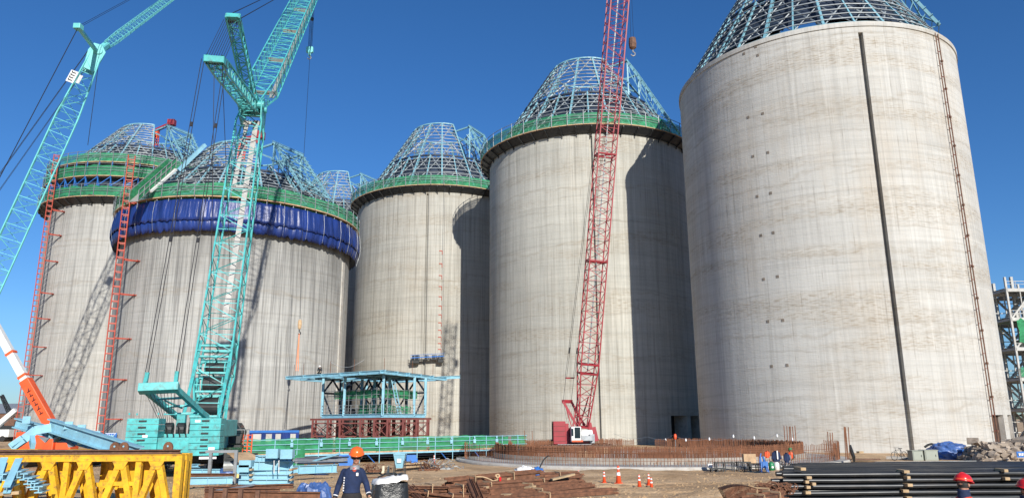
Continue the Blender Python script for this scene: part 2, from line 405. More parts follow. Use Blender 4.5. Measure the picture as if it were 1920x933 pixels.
GAPC=rad(-28)      # the open dormer bay looks along the row of silos
def dist_a(a,b): return abs((a-b+pi)%(2*pi)-pi)
def roof(root,c,zb,h,rb=16.7,rt=5.9,gapw=rad(33),gap=True,red=False):
    frame=bpy.data.objects.new('roof_frame',None)
    rf=MB(); n=16; off=GAPC-gapw
    def R(t): return rb+(rt-rb)*t
    def P(a,t,dr=0): return c+Vector((cos(a)*(R(t)+dr),sin(a)*(R(t)+dr),zb+h*t))
    # base ring, mid ring, top ring
    base=MB()
    for t,s in ((0,.3),(.47,.3),(1,.22)):
        m_=48
        pts=[P(off+2*pi*i/m_,t,-.1) for i in range(m_)]
        for i in range(m_):
            am=off+2*pi*(i+.5)/m_
            if t==1 and gap and dist_a(am,GAPC)<gapw: continue
            base.bar(pts[i],pts[(i+1)%m_],s,s)
        if t==0: fo=base.build('roof_frame',M['roof_blue'],root)
        else: base.build('ring_beam',M['steel_navy' if t<.9 else 'roof_blue'],fo)
        base=MB()
    for i in range(n):
        a=off+2*pi*i/n
        ing=gap and dist_a(a,GAPC)<gapw-.02
        tm=.47 if ing else 1
        mb=MB(); steps=[k/6*tm for k in range(7)]
        for s,e in zip(steps,steps[1:]):
            mb.bar(P(a,s,.05),P(a,e,.05),.26,.12); mb.bar(P(a,s,-.5),P(a,e,-.5),.15,.10)
            mb.bar(P(a,s,-.5),P(a,(s+e)/2,0),.09); mb.bar(P(a,(s+e)/2,0),P(a,e,-.5),.09)
        mb.build('rib',M['roof_blue'],fo)
        a2=a+pi/n; mb=MB(); steps=[k/4*.47 for k in range(5)]
        for s,e in zip(steps,steps[1:]): mb.bar(P(a2,s),P(a2,e),.17,.24)
        mb.build('rib',M['roof_blue'],fo)
    # purlin hoops, each its own piece
    K=19
    for k in range(1,K):
        t=k/K
        if abs(t-.47)<.02: continue
        mb=MB(); m_=32
        for i in range(m_):
            a=off+2*pi*i/m_; b=off+2*pi*(i+1)/m_
            if gap and t>.47 and dist_a((a+b)/2,GAPC)<gapw: continue
            mb.bar(P(a,t,.12),P(b,t,.12),.13,.10)
        mb.build('purlin',M['purlin' if (k%2 and t>.47) or k%4==1 else 'steel_dull'],fo)
    # diagonal braces
    br=MB()
    for i in range(n):
        a=off+2*pi*i/n; b=off+2*pi*(i+1)/n; mid=(a+b)/2
        for t0,t1 in ((.0,.235),(.235,.47),(.47,.73),(.73,1)):
            if gap and t0>=.47 and dist_a(mid,GAPC)<gapw: continue
            if t0<.47:
                br.bar(P(a,t0,-.1),P(mid,t1,-.1),.13); br.bar(P(mid,t1,-.1),P(b,t0,-.1),.13)
                br.bar(P(a,t1,-.1),P(mid,t0,-.1),.10); br.bar(P(mid,t0,-.1),P(b,t1,-.1),.10)
            else:
                br.bar(P(a,t0,-.1),P(b,t1,-.1),.14); br.bar(P(a,t1,-.1),P(b,t0,-.1),.14)
    br.build('cross_brace',M['purlin'],fo)
    ln=MB(); ln.lathe([(R(.10)-1.1,zb+h*.10),(R(.46)-1.0,zb+h*.46)],c,48,cap=False); ln.build('interior_shade_cone',M['steel_navy'],fo)  # dark cone added to stand in for shade in the lower roof
    # inner deck at mid height with a hole, beams under it
    dk=MB(); z=zb+h*.47-.45; r=R(.47)-.5
    dk.lathe([(r,z),(3.2,z+.6),(3.2,z+.75),(r,z+.15),(r,z)],c*1,48,cap=False)
    dk.v=[(v[0],v[1],v[2]) for v in dk.v]
    dk.build('inner_deck',M['steel_navy'],fo)
    bm_=MB()
    for i in range(24):
        a=2*pi*i/24; e=Vector((cos(a),sin(a),0))
        bm_.bar(c+e*3.2+Vector((0,0,z+.45)),c+e*r+Vector((0,0,z-.2)),.2,.4)
    for q in (.45,.7):
        pts=[c+Vector((cos(2*pi*i/24)*r*q,sin(2*pi*i/24)*r*q,z-.1+(1-q)*.5)) for i in range(24)]
        for i in range(24): bm_.bar(pts[i],pts[(i+1)%24],.16,.3)
    bm_.build('deck_beam',M['steel_navy'],fo)
    if gap:
        e=Vector((cos(GAPC),sin(GAPC),0)); sdv=Vector((-sin(GAPC),cos(GAPC),0)); dm=MB(); Z=Vector((0,0,1))
        for s in (-2.9,2.9):
            A=c+e*4.2+sdv*s+Z*(zb+h*.90); B=c+e*8.9+sdv*s+Z*(zb+h*.93); Cc=c+e*15.6+sdv*s+Z*(zb+h*.20)
            D=c+e*8.9+sdv*s+Z*(zb+h*.46)
            dm.bar(A,B,.24,.3); dm.bar(B,D,.24); dm.bar(A,c+e*8.9+sdv*s+Z*(zb+h*.72),.25)
            dm.bar(B,Cc,.26,.36)
            B2=B+e*.1-Z*1.6; C2_=Cc-Z*.2-e*1.6
            dm.bar(B2,C2_,.14)
            for k in range(7):
                t=k/6; dm.bar(B.lerp(Cc,t),B2.lerp(C2_,min(1,t+.07)),.09)
        for k in range(12):
            t=k/11; a=c+e*8.9+Z*(zb+h*.93)+(e*6.7-Z*h*.73)*t
            dm.bar(a-sdv*3.4+Z*.3,a+sdv*3.4+Z*.3,.09)
        for t in (0,.5):
            a=c+e*8.9+Z*(zb+h*.93)+(e*6.7-Z*h*.73)*t; b=c+e*8.9+Z*(zb+h*.93)+(e*6.7-Z*h*.73)*(t+.5)
            dm.bar(a-sdv*3.3,b+sdv*3.3,.16); dm.bar(a+sdv*3.3,b-sdv*3.3,.16)
        dm.bar(c+e*8.9-sdv*3.3+Z*(zb+h*.93),c+e*8.9+sdv*3.3+Z*(zb+h*.93),.24)
        dm.bar(c+e*8.9-sdv*3.3+Z*(zb+h*.70),c+e*8.9+sdv*3.3+Z*(zb+h*.70),.25)
        dm.build('dormer_frame',M['roof_blue'],fo)
    return fo

def ring_net(root,c,z0,z1,r=18.5,deck=True,brackets=True,raggy=.0,name='safety_net',mat='net',posts=True):
    nn=MB(); k=144
    w1=lambda a,z:(.10*mnoise.noise(Vector((a*9,z*.8,c.x))))
    hs=[z0+(z1-z0)*i/3 for i in range(4)]
    nn.lathe([(r,h) for h in hs],c,k,cap=False,wob=w1)
    if raggy:
        nn.v=[(v[0],v[1],v[2]+ (raggy*mnoise.noise(Vector((v[0]*.5,v[1]*.5,1))) if abs(v[2]-z0)<.05 or abs(v[2]-z1)<.05 else 0)) for v in nn.v]
    nn.build(name,M[mat],root)
    if deck:
        d=MB(); d.lathe([(R0+.35,z0-.12),(r+.05,z0-.12),(r+.05,z0+.02),(R0+.35,z0+.02),(R0+.35,z0-.12)],c,96,cap=False)
        d.build('platform_deck',M['ply'],root)
    if posts:
        p=MB()
        for i in range(48):
            a=2*pi*i/48; e=Vector((cos(a),sin(a),0))
            p.bar(c+e*(r+.12)+Vector((0,0,z0-.12)),c+e*(r+.12)+Vector((0,0,z1+.45)),.09)
        for z in (z1+.35,z1-.5,(z0+z1)/2):
            pts=[c+Vector((cos(2*pi*i/72)*(r+.14),sin(2*pi*i/72)*(r+.14),z)) for i in range(72)]
            p.path(pts,.045,4,True)
        p.build('railing',M['steel_dull'],root)
    if brackets:
        b=MB()
        for i in range(48):
            a=2*pi*(i+.5)/48; e=Vector((cos(a),sin(a),0))
            b.bar(c+e*(R0+.05)+Vector((0,0,z0-.35)),c+e*(r)+Vector((0,0,z0-.35)),.12,.22)
            b.bar(c+e*(R0+.05)+Vector((0,0,z0-1.3)),c+e*(r-.15)+Vector((0,0,z0-.45)),.12,.16)
            b.bar(c+e*(R0+.12)+Vector((0,0,z0-1.5)),c+e*(R0+.12)+Vector((0,0,z0)),.12,.14)
        for rr in (R0+.7,R0+1.3):
            pts=[c+Vector((cos(2*pi*i/72)*rr,sin(2*pi*i/72)*rr,z0-.2)) for i in range(72)]
            b.path(pts,.07,4,True)
        b.build('bracket',M['dark'],root)
        q=MB(); q.lathe([(R0+.1,z0-1.0),(R0+.5,z0-.9),(r-.1,z0-.2),(r-.1,z0-.16),(R0+.2,z0-.16)],c,96,cap=False); q.build('dark_soffit',M['dark'],root)  # dark cone added to widen the shadow under the platform ring

def front(c,azoff=0): # world angle of the wall point facing camera, shifted
    return math.atan2(-c.y,-c.x)+azoff
def ang_for_px(c,u,v):
    "world angle on the silo wall at the pixel column"
    d=ray(u,v); dd=Vector((d.x,d.y)).normalized(); cc=Vector((c.x,c.y)); b=cc.dot(dd)
    disc=R0*R0-(cc.length_squared-b*b)
    t=b-math.sqrt(max(0,disc)); p=dd*t-cc; return math.atan2(p.y,p.x)
def wall_pt(c,u,v,out=0):
    a=ang_for_px(c,u,v); d=ray(u,v); q=Vector((c.x+(R0)*cos(a),c.y+R0*sin(a),0))
    hd=math.hypot(q.x,q.y); z=EYE+d.z/math.hypot(d.x,d.y)*hd
    return Vector((c.x+(R0+out)*cos(a),c.y+(R0+out)*sin(a),z)),a
MC6=concrete('slipformed concrete pale',(.50,.495,.465),.18,(.2,.19,.17),.35,.6,0)
MC5=concrete('slipformed concrete warm',(.475,.468,.42),.32,(.17,.16,.135),.2,.5,1)
MC4=concrete('slipformed concrete streaked',(.465,.455,.41),.40,(.15,.14,.12),.2,.45,2)
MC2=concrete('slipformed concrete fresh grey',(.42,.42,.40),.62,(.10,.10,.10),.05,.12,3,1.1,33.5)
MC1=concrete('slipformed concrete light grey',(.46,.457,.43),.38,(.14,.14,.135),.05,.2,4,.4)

# nearest silo
M['rust_door']=pmat('dark rusty door',(.05,.03,.022),.8,0,.4,2)
s6=thing('silo','tall bare concrete silo at right, nearest and largest, with dark vertical groove and brown ladder','silo',C6,'concrete storage silos')
g6=ang_for_px(C6,1660,440)
dr=[(ang_for_px(C6,1862,800),ang_for_px(C6,1884,800),3.6),(ang_for_px(C6,1892,800),ang_for_px(C6,1899,800),3.6)]
silo_wall(s6,C6,HS,MC6,[(g6,.5,.55)],dr,.5,'rust_door')
roof(s6,C6,HS+.1,17.4)
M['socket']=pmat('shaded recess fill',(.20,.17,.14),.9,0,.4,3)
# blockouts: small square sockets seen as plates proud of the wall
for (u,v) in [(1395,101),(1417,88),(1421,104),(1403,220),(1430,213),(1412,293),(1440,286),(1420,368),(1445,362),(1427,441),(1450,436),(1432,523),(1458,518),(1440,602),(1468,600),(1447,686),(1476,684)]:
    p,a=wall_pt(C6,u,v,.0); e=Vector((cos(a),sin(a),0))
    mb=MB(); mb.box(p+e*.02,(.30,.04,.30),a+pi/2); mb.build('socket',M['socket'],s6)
# ladder on the wall
ld=thing('wall_ladder','long rusty brown pipe ladder fixed up the right side of the nearest silo','ladder',(0,0,0))
pt,a1=wall_pt(C6,1752,65,.25); pb,a0=wall_pt(C6,1862,790,.25)
t=Vector((-sin(a0),cos(a0),0)); pb2=Vector((C6.x+(R0+.25)*cos(a0),C6.y+(R0+.25)*sin(a0),.0)); pt2=Vector((pb2.x,pb2.y,pt.z))
ld.location=pb2
MB().tube(pb2,pt2,.07,6).build('rail',M['rust_rail'],ld); MB().tube(pb2-t*.55,pt2-t*.55,.05,5).build('rail',M['rust'],ld)
rg=MB(); z=.5
while z<pt.z-.5: rg.bar(pb2+Vector((0,0,z))+t*.03,pb2-t*.6+Vector((0,0,z)),.06); z+=1.55
rg.build('rungs',M['oxide'],ld)
bk=MB(); z=2
while z<pt.z: bk.box(pb2+Vector((0,0,z)),(.22,.22,.22),a0); z+=3.4
bk.build('clamp',M['rust_rail'],ld)

s5=thing('silo','concrete silo right behind the red crane, green netted platform under its roof frame','silo',C5,'concrete storage silos')
g5=ang_for_px(C5,1112,400)
dr5=[(ang_for_px(C5,1260,820),ang_for_px(C5,1290,820),3.9),(ang_for_px(C5,1297,820),ang_for_px(C5,1313,820),3.9)]
silo_wall(s5,C5,HS,MC5,[(g5,.45,.5)],dr5)
roof(s5,C5,HS+.3,17); ring_net(s5,C5,HS+.0,HS+1.75)
s4=thing('silo','concrete silo with a hanging gondola, left of the silo behind the red crane','silo',C4,'concrete storage silos')
g4=ang_for_px(C4,799,500)
silo_wall(s4,C4,HS,MC4,[(g4,.35,.4)])
roof(s4,C4,HS+.3,17.3); ring_net(s4,C4,HS+.1,HS+1.9)
s3=thing('silo','farthest silo, only its open roof frame and a shaded sliver showing between two nearer','silo',C3,'concrete storage silos')
silo_wall(s3,C3,HS,MC4); roof(s3,C3,HS+.3,17)
s1=thing('silo','far left concrete silo with three green netted platform rings below its roof frame','silo',C1,'concrete storage silos')
silo_wall(s1,C1,HS-1,MC1); roof(s1,C1,HS+5.0,13.2,rb=17.0)
ring_net(s1,C1,HS-1.6,HS+.3,18.9,brackets=True,raggy=.5)
ring_net(s1,C1,HS+2.5,HS+4.5,18.5,brackets=False,raggy=.3); ring_net(s1,C1,HS+5.4,HS+7.1,18.2,brackets=False)
mb=MB()
for i in range(48):
    a=2*pi*i/48; e=Vector((cos(a),sin(a),0)); e2=Vector((cos(a+2*pi/48),sin(a+2*pi/48),0))
    mb.bar(C1+e*18.2+Vector((0,0,HS+.6)),C1+e*18.2+Vector((0,0,HS+5.4)),.14)
    mb.bar(C1+e*18.2+Vector((0,0,HS+.5)),C1+e2*18.2+Vector((0,0,HS+2.4)),.12)
    mb.bar(C1+e*17.4+Vector((0,0,HS+.5)),C1+e*18.5+Vector((0,0,HS+2.4)),.2)
mb.build('platform_truss',M['blue_paint'],s1)
MB().lathe([(17.0,HS-1),(17.2,HS+5.5)],C1,64,cap=False).build('formwork_panel',M['steel_navy'],s1)
H2=32.5
s2=thing('silo','short streaked grey silo whose rim is wrapped in bulging dark blue tarpaulin','silo',C2,'concrete storage silos')
silo_wall(s2,C2,H2,MC2); roof(s2,C2,H2+1.8,12)
# ------------------------------------------------------------------ wraps and rings of the short silo
ring_net(s2,C2,H2+1.0,H2+2.8,18.3,brackets=False,raggy=.3)
def tarp_ring(c,prof,name,amp,seed):
    mb=MB(); n=900; m_=len(prof); vs=[]
    for k,(r,z) in enumerate(prof):
        for i in range(n):
            a=2*pi*i/n; q=Vector((a*26,z*.2,seed)); q2=Vector((a*95,z*.12,seed+5))
            sag=1 if 0<k<m_-1 else .45
            rr=r+amp*sag*(mnoise.noise(q)*1.0*(.4+abs(mnoise.noise(Vector((a*3,seed,0))))*2.2)+.30*mnoise.noise(q2)+.42*mnoise.noise(Vector((a*230,z*.15,seed+3))))
            zz=z+(.42*mnoise.noise(Vector((a*30,0,seed+9))) if k==m_-1 else .12*mnoise.noise(Vector((a*20,1,seed+9))))
            vs.append((c.x+rr*cos(a),c.y+rr*sin(a),zz))
    fs=[(k*n+i,(k+1)*n+i,(k+1)*n+(i+1)%n,k*n+(i+1)%n) for k in range(m_-1) for i in range(n)]
    mb.add(vs,fs); o=mb.build(name,M['blue_tarp'],s2,smooth=True)
    so_=o.modifiers.new('s','SOLIDIFY'); so_.thickness=.03; return o
tarp_ring(C2,[(18.15,H2+.55),(18.2,H2+.1),(18.3,H2-.6),(18.4,H2-1.3),(18.45,H2-2.0),(18.45,H2-2.5)],'tarpaulin',.24,1)
tarp_ring(C2,[(18.2,H2-2.2),(18.3,H2-2.7),(18.2,H2-3.3),(18.0,H2-3.9)],'tarpaulin',.2,7)
MB().lathe([(17.9,H2-3.8),(17.1,H2-3.2)],C2,96,cap=False).build('dark_soffit',M['steel_navy'],s2)
for k in range(34):
    a=2*pi*(k+rnd(-.25,.25))/34; e=Vector((cos(a),sin(a),0)); MB().path([C2+e*18.5+Vector((0,0,H2+.5)),C2+e*18.72+Vector((0,0,H2-1.4)),C2+e*18.68+Vector((0,0,H2-2.5)),C2+e*18.4+Vector((0,0,H2-3.8))],.012,3).build('tie_rope',M['galv'],s2)
# ragged rear net seen behind the tarp top
mb=MB(); mb.lathe([(17.6,H2+.1),(17.7,H2+.6),(17.6,H2+1.0)],C2,120,cap=False,wob=lambda a,z:.15*mnoise.noise(Vector((a*12,z,2)))); mb.build('safety_net',M['net'],s2)
for i in range(60):
    a=2*pi*i/60; e=Vector((cos(a),sin(a),0)); MB().bar(C2+e*18.1+Vector((0,0,H2-.2)),C2+e*18.1+Vector((0,0,H2+1.2)),.1).build('platform_post',M['galv'],s2)
# pilaster strip on the right flank of the short silo
a,=[ang_for_px(C2,640,560)]; e=Vector((cos(a),sin(a),0))
MB().box(C2+e*(R0+.05)+Vector((0,0,(H2-5)/2)),(.9,.25,H2-5),a+pi/2).build('pilaster',M['conc_slab'],s2)

# covered stair ramps on the roof of the short silo
rp=thing('roof_stair','green netted stair ramp climbing left side of the blue wrapped silo roof','stair ramp',hid(252,378,108))
A=hid(250,378,107); B=hid(322,314,113)
dv=(B-A); sdw=Vector((dv.y,-dv.x,0)).normalized()
mb=MB(); mb.bar(A,B,1.2,.1); mb.build('ramp_deck',M['walk'],rp)
mb=MB()
up=Vector((0,0,1))
for s in (-.6,.6):
    a_=A+sdw*s; b_=B+sdw*s; mb.add([a_,b_,b_+up*1.5,a_+up*1.5],[(0,1,2,3)])
mb.build('safety_net',M['net_dense'],rp)
mb=MB()
for s in (-.65,.65):
    for h in (.8,1.6): mb.bar(A+sdw*s+up*h,B+sdw*s+up*h,.08)
    for k in range(8): p=A.lerp(B,k/7)+sdw*s; mb.bar(p,p+up*1.6,.08)
mb.build('handrail',M['galv'],rp)
bmm=thing('roof_brace_beam','pale blue raking box beam above the netted stair ramp on the wrapped silo','beam',hid(338,317,116))
MB().bar(hid(334,320,116),hid(384,272,118),.6,.5).build('beam',M['steel_blue'],bmm)
mb=MB(); mb.bar(hid(282,359,108.5),hid(330,318,112.5),.35,.3); mb.build('lower_beam',M['white'],bmm)

# luffing red tower jib on two roofs
def red_jib(p,tip,mastb,label,g='small red jib cranes on the silo roofs'):
    t=thing('tower_jib',label,'jib crane',mastb,g)
    mb=MB()
    b=Vector(mastb); q=Vector(p)
    for i,j in ((-.4,-.4),(.4,-.4),(.4,.4),(-.4,.4)): mb.bar(b+Vector((i,j,0)),q+Vector((i,j,0)),.14)
    n=6
    for k in range(n):
        z0=b.z+(q.z-b.z)*k/n; z1=b.z+(q.z-b.z)*(k+1)/n
        for (i,j),(i2,j2) in (((-.4,-.4),(.4,-.4)),((.4,-.4),(.4,.4)),((.4,.4),(-.4,.4)),((-.4,.4),(-.4,-.4))):
            mb.bar((b.x+i,b.y+j,z0),(b.x+i2,b.y+j2,z1),.09)
    mb.build('mast',M['orange'],t)
    MB().box(q-Vector((0,0,.8)),(1.1,1.1,1.4)).build('operator_platform',M['orange'],t)
    mb=MB(); mb.bar(q,tip,.55,.6); d=(Vector(tip)-q).normalized(); mb.build('jib',M['red'],t)
    mb=MB(); mb.box(Vector(tip)+Vector((0,0,.1)),(1.5,1.2,1.3)); mb.box(Vector(tip)-Vector((0.3,0,.9)),(.5,.5,.8)); mb.build('jib_head',M['red'],t,bevel=.08)
    return t
red_jib(hid(293,244,168),hid(322,231,166),hid(291,274,168),'small red jib crane on orange mast atop the far left silo roof')
red_jib(hid(456,262,122),hid(487,255,121),hid(451,302,122),'small red jib crane on the roof of the blue wrapped silo, behind teal boom')
# hoists up the silos
def hoist(u0,v0,u1,v1,c,label,ties):
    a=ang_for_px(c,u0+12,v0+150); 
    base=Vector((0,0,0)); d=ray(u1,v1); hd=math.hypot(c.x,c.y)-R0*.62
    P0=hid(u1,v1,hd); P0.z=0
    top=hid(u0,v0,math.hypot(P0.x,P0.y)); H=top.z
    t=thing('material_hoist',label,'hoist mast',P0,'orange red hoist masts standing beside the silos')
    w_=.42; mb=MB(); view=Vector((P0.x,P0.y,0)).normalized(); sx=Vector((view.y,-view.x,0))
    cr=[P0+sx*i*w_+view*j*w_ for i,j in ((-1,-1),(1,-1),(1,1),(-1,1))]
    for q in cr: mb.bar(q,q+Vector((0,0,H)),.11)
    mb.build('mast_tube',M['orange_red'],t)
    rg=MB(); z=.3
    for i in range(4): rg.bar(cr[i]+Vector((0,0,.1)),cr[i]+Vector((0,0,H-.1)),.09)
    while z<H:
        for i in range(4): rg.bar(cr[i]+Vector((0,0,z)),cr[(i+1)%4]+Vector((0,0,z)),.12 if i!=2 else .08)
        z+=1.0
    rg.build('lattice',M['orange_red'],t)
    for vv in ties:
        z=hid(u1,vv,math.hypot(P0.x,P0.y)).z
        q=P0+Vector((0,0,z)); tb=MB(); r_=sx*3.6+view*.9; 
        tb.bar(q+sx*.4-view*.4,q+r_+view*.2,.14); tb.bar(q+sx*.4+view*.4,q+r_,.14); tb.bar(q+sx*2.1-view*.3,q+sx*2.8+view*1.6,.12)
        tb.bar(q+sx*2.4,q+r_*.95+view*2.2+sx*.2,.12); tb.build('wall_tie',M['orange_red'],t)
    return t
hoist(100,290,36,788,C1,'orange red lattice hoist mast in front of the far left silo edge',[385,432,483,545,594,648,702,757])
hoist(243,292,187,808,C2,'orange red lattice hoist mast between the far left silo and blue wrapped silo',[372,482,548,632,710,785])

# ------------------------------------------------------------------ lattice members
def lattice(mb,p,q,side,prof,rc=.07,rl=.035,n=20,n4=4,X=False):
    """p->q; side: approx sideways vector; prof: list of (t,width,depth)"""
    p=Vector(p); q=Vector(q); d=(q-p).normalized(); s=Vector(side); s=(s-d*s.dot(d)).normalized(); u=s.cross(d).normalized()
    def wd(t):
        for (t0,w0,d0),(t1,w1,d1) in zip(prof,prof[1:]):
            if t<=t1: k=(t-t0)/(t1-t0); return w0+(w1-w0)*k,d0+(d1-d0)*k
        return prof[-1][1:]
    def C(t):
        w_,dd=wd(t); o=p.lerp(q,t); return [o+s*(i*w_/2)+u*(j*dd/2) for i,j in ((-1,-1),(1,-1),(1,1),(-1,1))]
    ts=sorted({i/n for i in range(n+1)}|{x[0] for x in prof})
    for t0,t1 in zip(ts,ts[1:]):
        a=C(t0); b=C(t1)
        for i in range(4): mb.tube(a[i],b[i],rc,n4,cap=False)
    for k in range(n):
        a=C(k/n); b=C((k+1)/n)
        for i in range(4):
            j=(i+1)%4
            if k%2==0: mb.tube(a[i],b[j],rl,3,cap=False)
            else: mb.tube(a[j],b[i],rl,3,cap=False)
            if X: (mb.tube(a[j],b[i],rl,3,cap=False) if k%2==0 else mb.tube(a[i],b[j],rl,3,cap=False))
            mb.tube(a[i],a[j],rl*.9,3,cap=False)
    return C,s,u,d

# ------------------------------------------------------------------ big teal crawler crane
B=Vector((-21.7,55,2.6)); HD_=W(474,205,61.5); TIP=W(594,-48,100)
S1_=W(437,33,52.5); S2_=W(402,112,47.5)
fw=Vector((HD_.x-B.x,HD_.y-B.y,0)).normalized(); rt=Vector((fw.y,-fw.x,0))
B=W(388,792,55)
ca=thing('crawler_crane','big teal lattice crawler crane with luffing jib, standing in front of the blue wrapped silo','crane',Vector((B.x,B.y,0)))
mb=MB(); lattice(mb,B,HD_,rt,[(0,1.5,.9),(.13,2.5,2.3),(.93,2.1,2.0),(1,1.5,1.2)],.085,.04,22); mb.build('boom',M['teal'],ca)
mb=MB(); Cj,sj,uj,dj=lattice(mb,HD_,TIP,rt,[(0,.7,.8),(.11,2.5,2.1),(.84,2.4,2.0),(1,.8,.8)],.08,.036,38); jb=mb.build('luffing_jib',M['teal'],ca)
# walkway plates inside boom and jib
mb=MB(); x=(HD_-B).normalized(); ub=rt.cross(x).normalized(); 
a_=B.lerp(HD_,.30); b_=B.lerp(HD_,.97)
mb.bar(a_+rt*.1-ub*.5,b_+rt*.35-ub*.5,.42,.06,up=ub); mb.bar(B.lerp(HD_,.72)-rt*.7-ub*.5,B.lerp(HD_,.96)-rt*.4-ub*.5,.32,.06,up=ub)
for t in (.72,.96): mb.bar(B.lerp(HD_,t)-rt*.9-ub*.5,B.lerp(HD_,t)+rt*.9-ub*.5,.4,.06,up=ub)
mb.build('walkway',M['walk'],ca)
mb=MB(); a_=HD_.lerp(TIP,.10); b_=HD_.lerp(TIP,.86); mb.bar(a_+sj*.75-uj*.9,b_+sj*.75-uj*.9,.45,.06,up=uj)
for t in (.12,.30,.5,.68,.84): mb.bar(HD_.lerp(TIP,t)-sj*1.2-uj*.9,HD_.lerp(TIP,t)+sj*1.2-uj*.9,.42,.08,up=dj)
mb.build('walkway',M['walk'],ca)
# head knuckle
mb=MB()
for s in (-.85,.85):
    mb.prism([HD_+rt*s+Vector(v) for v in ((fw*-1.3)-Vector((0,0,1.4)),(fw*1.2)-Vector((0,0,1.6)),(fw*1.5)+Vector((0,0,.6)),(fw*-.2)+Vector((0,0,1.1)),(fw*-1.5)+Vector((0,0,.3)))],rt*.12)
mb.tube(HD_-rt*1.2,HD_+rt*1.2,.28,10); mb.tube(HD_-rt*1.1-fw*1.1,HD_+rt*1.1-fw*1.1,.35,12); mb.tube(HD_-rt*1.0+fw*.9,HD_+rt*1.0+fw*.9,.35,12)
mb.build('boom_head',M['teal'],ca,bevel=.03)
for tp,nm,wd in ((S1_,'front_strut',.85),(S2_,'rear_strut',1.05)):
    mb=MB(); C_,s_,u_,d_=lattice(mb,HD_,tp,rt,[(0,1.3,.7),(.2,wd,.95),(.85,wd,.9),(1,wd,.6)],.085,.04,14)
    o=mb.build(nm,M['teal'],ca)
    mb=MB(); mb.bar(tp-s_*wd*.62,tp+s_*wd*.62,.45,.5,up=d_)
    for k in (-1,1): mb.bar(tp+s_*k*wd*.58-d_*1.3,tp+s_*k*wd*.58+d_*.2,.16,.5,up=u_)
    mb.build('strut_head',M['teal'],o,bevel=.03)
    mb=MB()
    for k in range(-2,3): mb.tube(tp+s_*(k*.18-.04)-d_*.25,tp+s_*(k*.18+.04)-d_*.25,.3,12)
    mb.build('sheave',M['dark'],o)
# gantry mast at the rear (a frame leaning back), pendants
GT=[W(270,729,46.0),W(318,727,46.4)]; GB=[W(337,792,52.8),W(384,779,53.2)]
gs=(GT[1]-GT[0]).normalized(); gd=((GB[0]+GB[1])/2-(GT[0]+GT[1])/2).normalized(); gu=gs.cross(gd)
GT=[GT[0],GT[0]+gs*1.75]; GB=[GT[0]+gd*6.9,GT[1]+gd*6.9]
mb=MB()
for k in (0,1): mb.bar(GT[k],GB[k],.24,.38,up=gu)
mb.bar(GT[0]-gs*.25-gd*.1,GT[1]+gs*.25-gd*.1,.75,.5,up=gu)
for t in (.3,.55,.8): mb.bar(GT[0].lerp(GB[0],t),GT[1].lerp(GB[1],t),.12,.14,up=gu)
mb.bar(GT[0].lerp(GB[0],.35)+gs*.4,GB[0].lerp(GB[1],.5)-gd*2.6,.1,.1,up=gu)
mb.build('gantry_mast',M['teal'],ca,bevel=.02)
def cables(mb,a,b,side,offs,r=.022):
    for o in offs: mb.tube(Vector(a)+side*o,Vector(b)+side*o,r,3,cap=False)
mb=MB()
for k,xo in ((0,-.75),(1,.75)):
    a=GT[k]; b=S2_+rt*xo
    for o in (-.09,.09): mb.tube(a+gs*o,b+gs*o,.024,4,cap=False)
    for t in (.42,.78):
        p=a.lerp(b,t); mb.box(p,(.16,.12,.3))
mb.build('pendant_line',M['cable'],ca)
mb=MB()
for k in (0,1): p=GT[k]; mb.bar(p,p.lerp(S2_,.045),.16,.22)
mb.build('pendant_link',M['teal'],ca)
mb=MB()
for k in range(-4,5): mb.tube(S1_+rt*k*.16-Vector((0,0,.2)),S2_+rt*k*.16,.022,3,cap=False)
mb.build('strut_rope',M['cable'],ca)
mb=MB()
for k in (-.6,.6):
    mb.tube(S1_+rt*k,TIP+rt*k*.5,.04,4,cap=False); 
    mb.tube(HD_+rt*k*.6+fw*2-Vector((0,0,-2)),S2_+rt*k,.02,3,cap=False)
mb.build('jib_pendant',M['cable'],ca)
mb=MB()
for k in range(9): p=GT[0].lerp(GT[1],k/8); q=W(300+k*3,792,47.5); mb.tube(p,q,.018,3,cap=False)
mb.tube(S2_,B+Vector((0,0,2)),.025,3,cap=False); mb.tube(S2_+rt*.5,B.lerp(HD_,.45),.025,3,cap=False)
mb.build('hoist_rope',M['cable'],ca)
# braces beside boom foot (backstops)
mb=MB()
for s in (-1.15,1.15):
    mb.tube(B+rt*s-fw*2.4+Vector((0,0,.3)),B.lerp(HD_,.22)+rt*s-fw*.6,.13,6)
    mb.tube(B+rt*s+fw*.3-Vector((0,0,.9)),B.lerp(HD_,.12)+rt*s,.12,6)
mb.build('backstop',M['teal'],ca)
# winch drums in the boom foot
for t,r in ((.045,.62),(.105,.5),(.15,.32)):
    p=B.lerp(HD_,t)-ub*.2
    dr=MB().tube(p-rt*.65,p+rt*.65,r,20).build('winch_drum',M['dark'],ca,smooth=False)
    for s in (-.7,.7): MB().tube(p+rt*(s-.04),p+rt*(s+.04),r*1.25,20).build('drum_flange',M['teal'],dr)
for t in (.01,.075,.125,.17,.2):
    mb=MB(); p=B.lerp(HD_,t); mb.bar(p-rt*1.1-ub*.6,p+rt*1.1-ub*.6,.18,.3,up=ub); mb.bar(p-rt*1.1+ub*.7,p+rt*1.1+ub*.7,.14,.2,up=ub); mb.bar(p-ub*.6,p+ub*.7,.1,.1,up=rt); mb.build('winch_frame',M['teal'],ca)
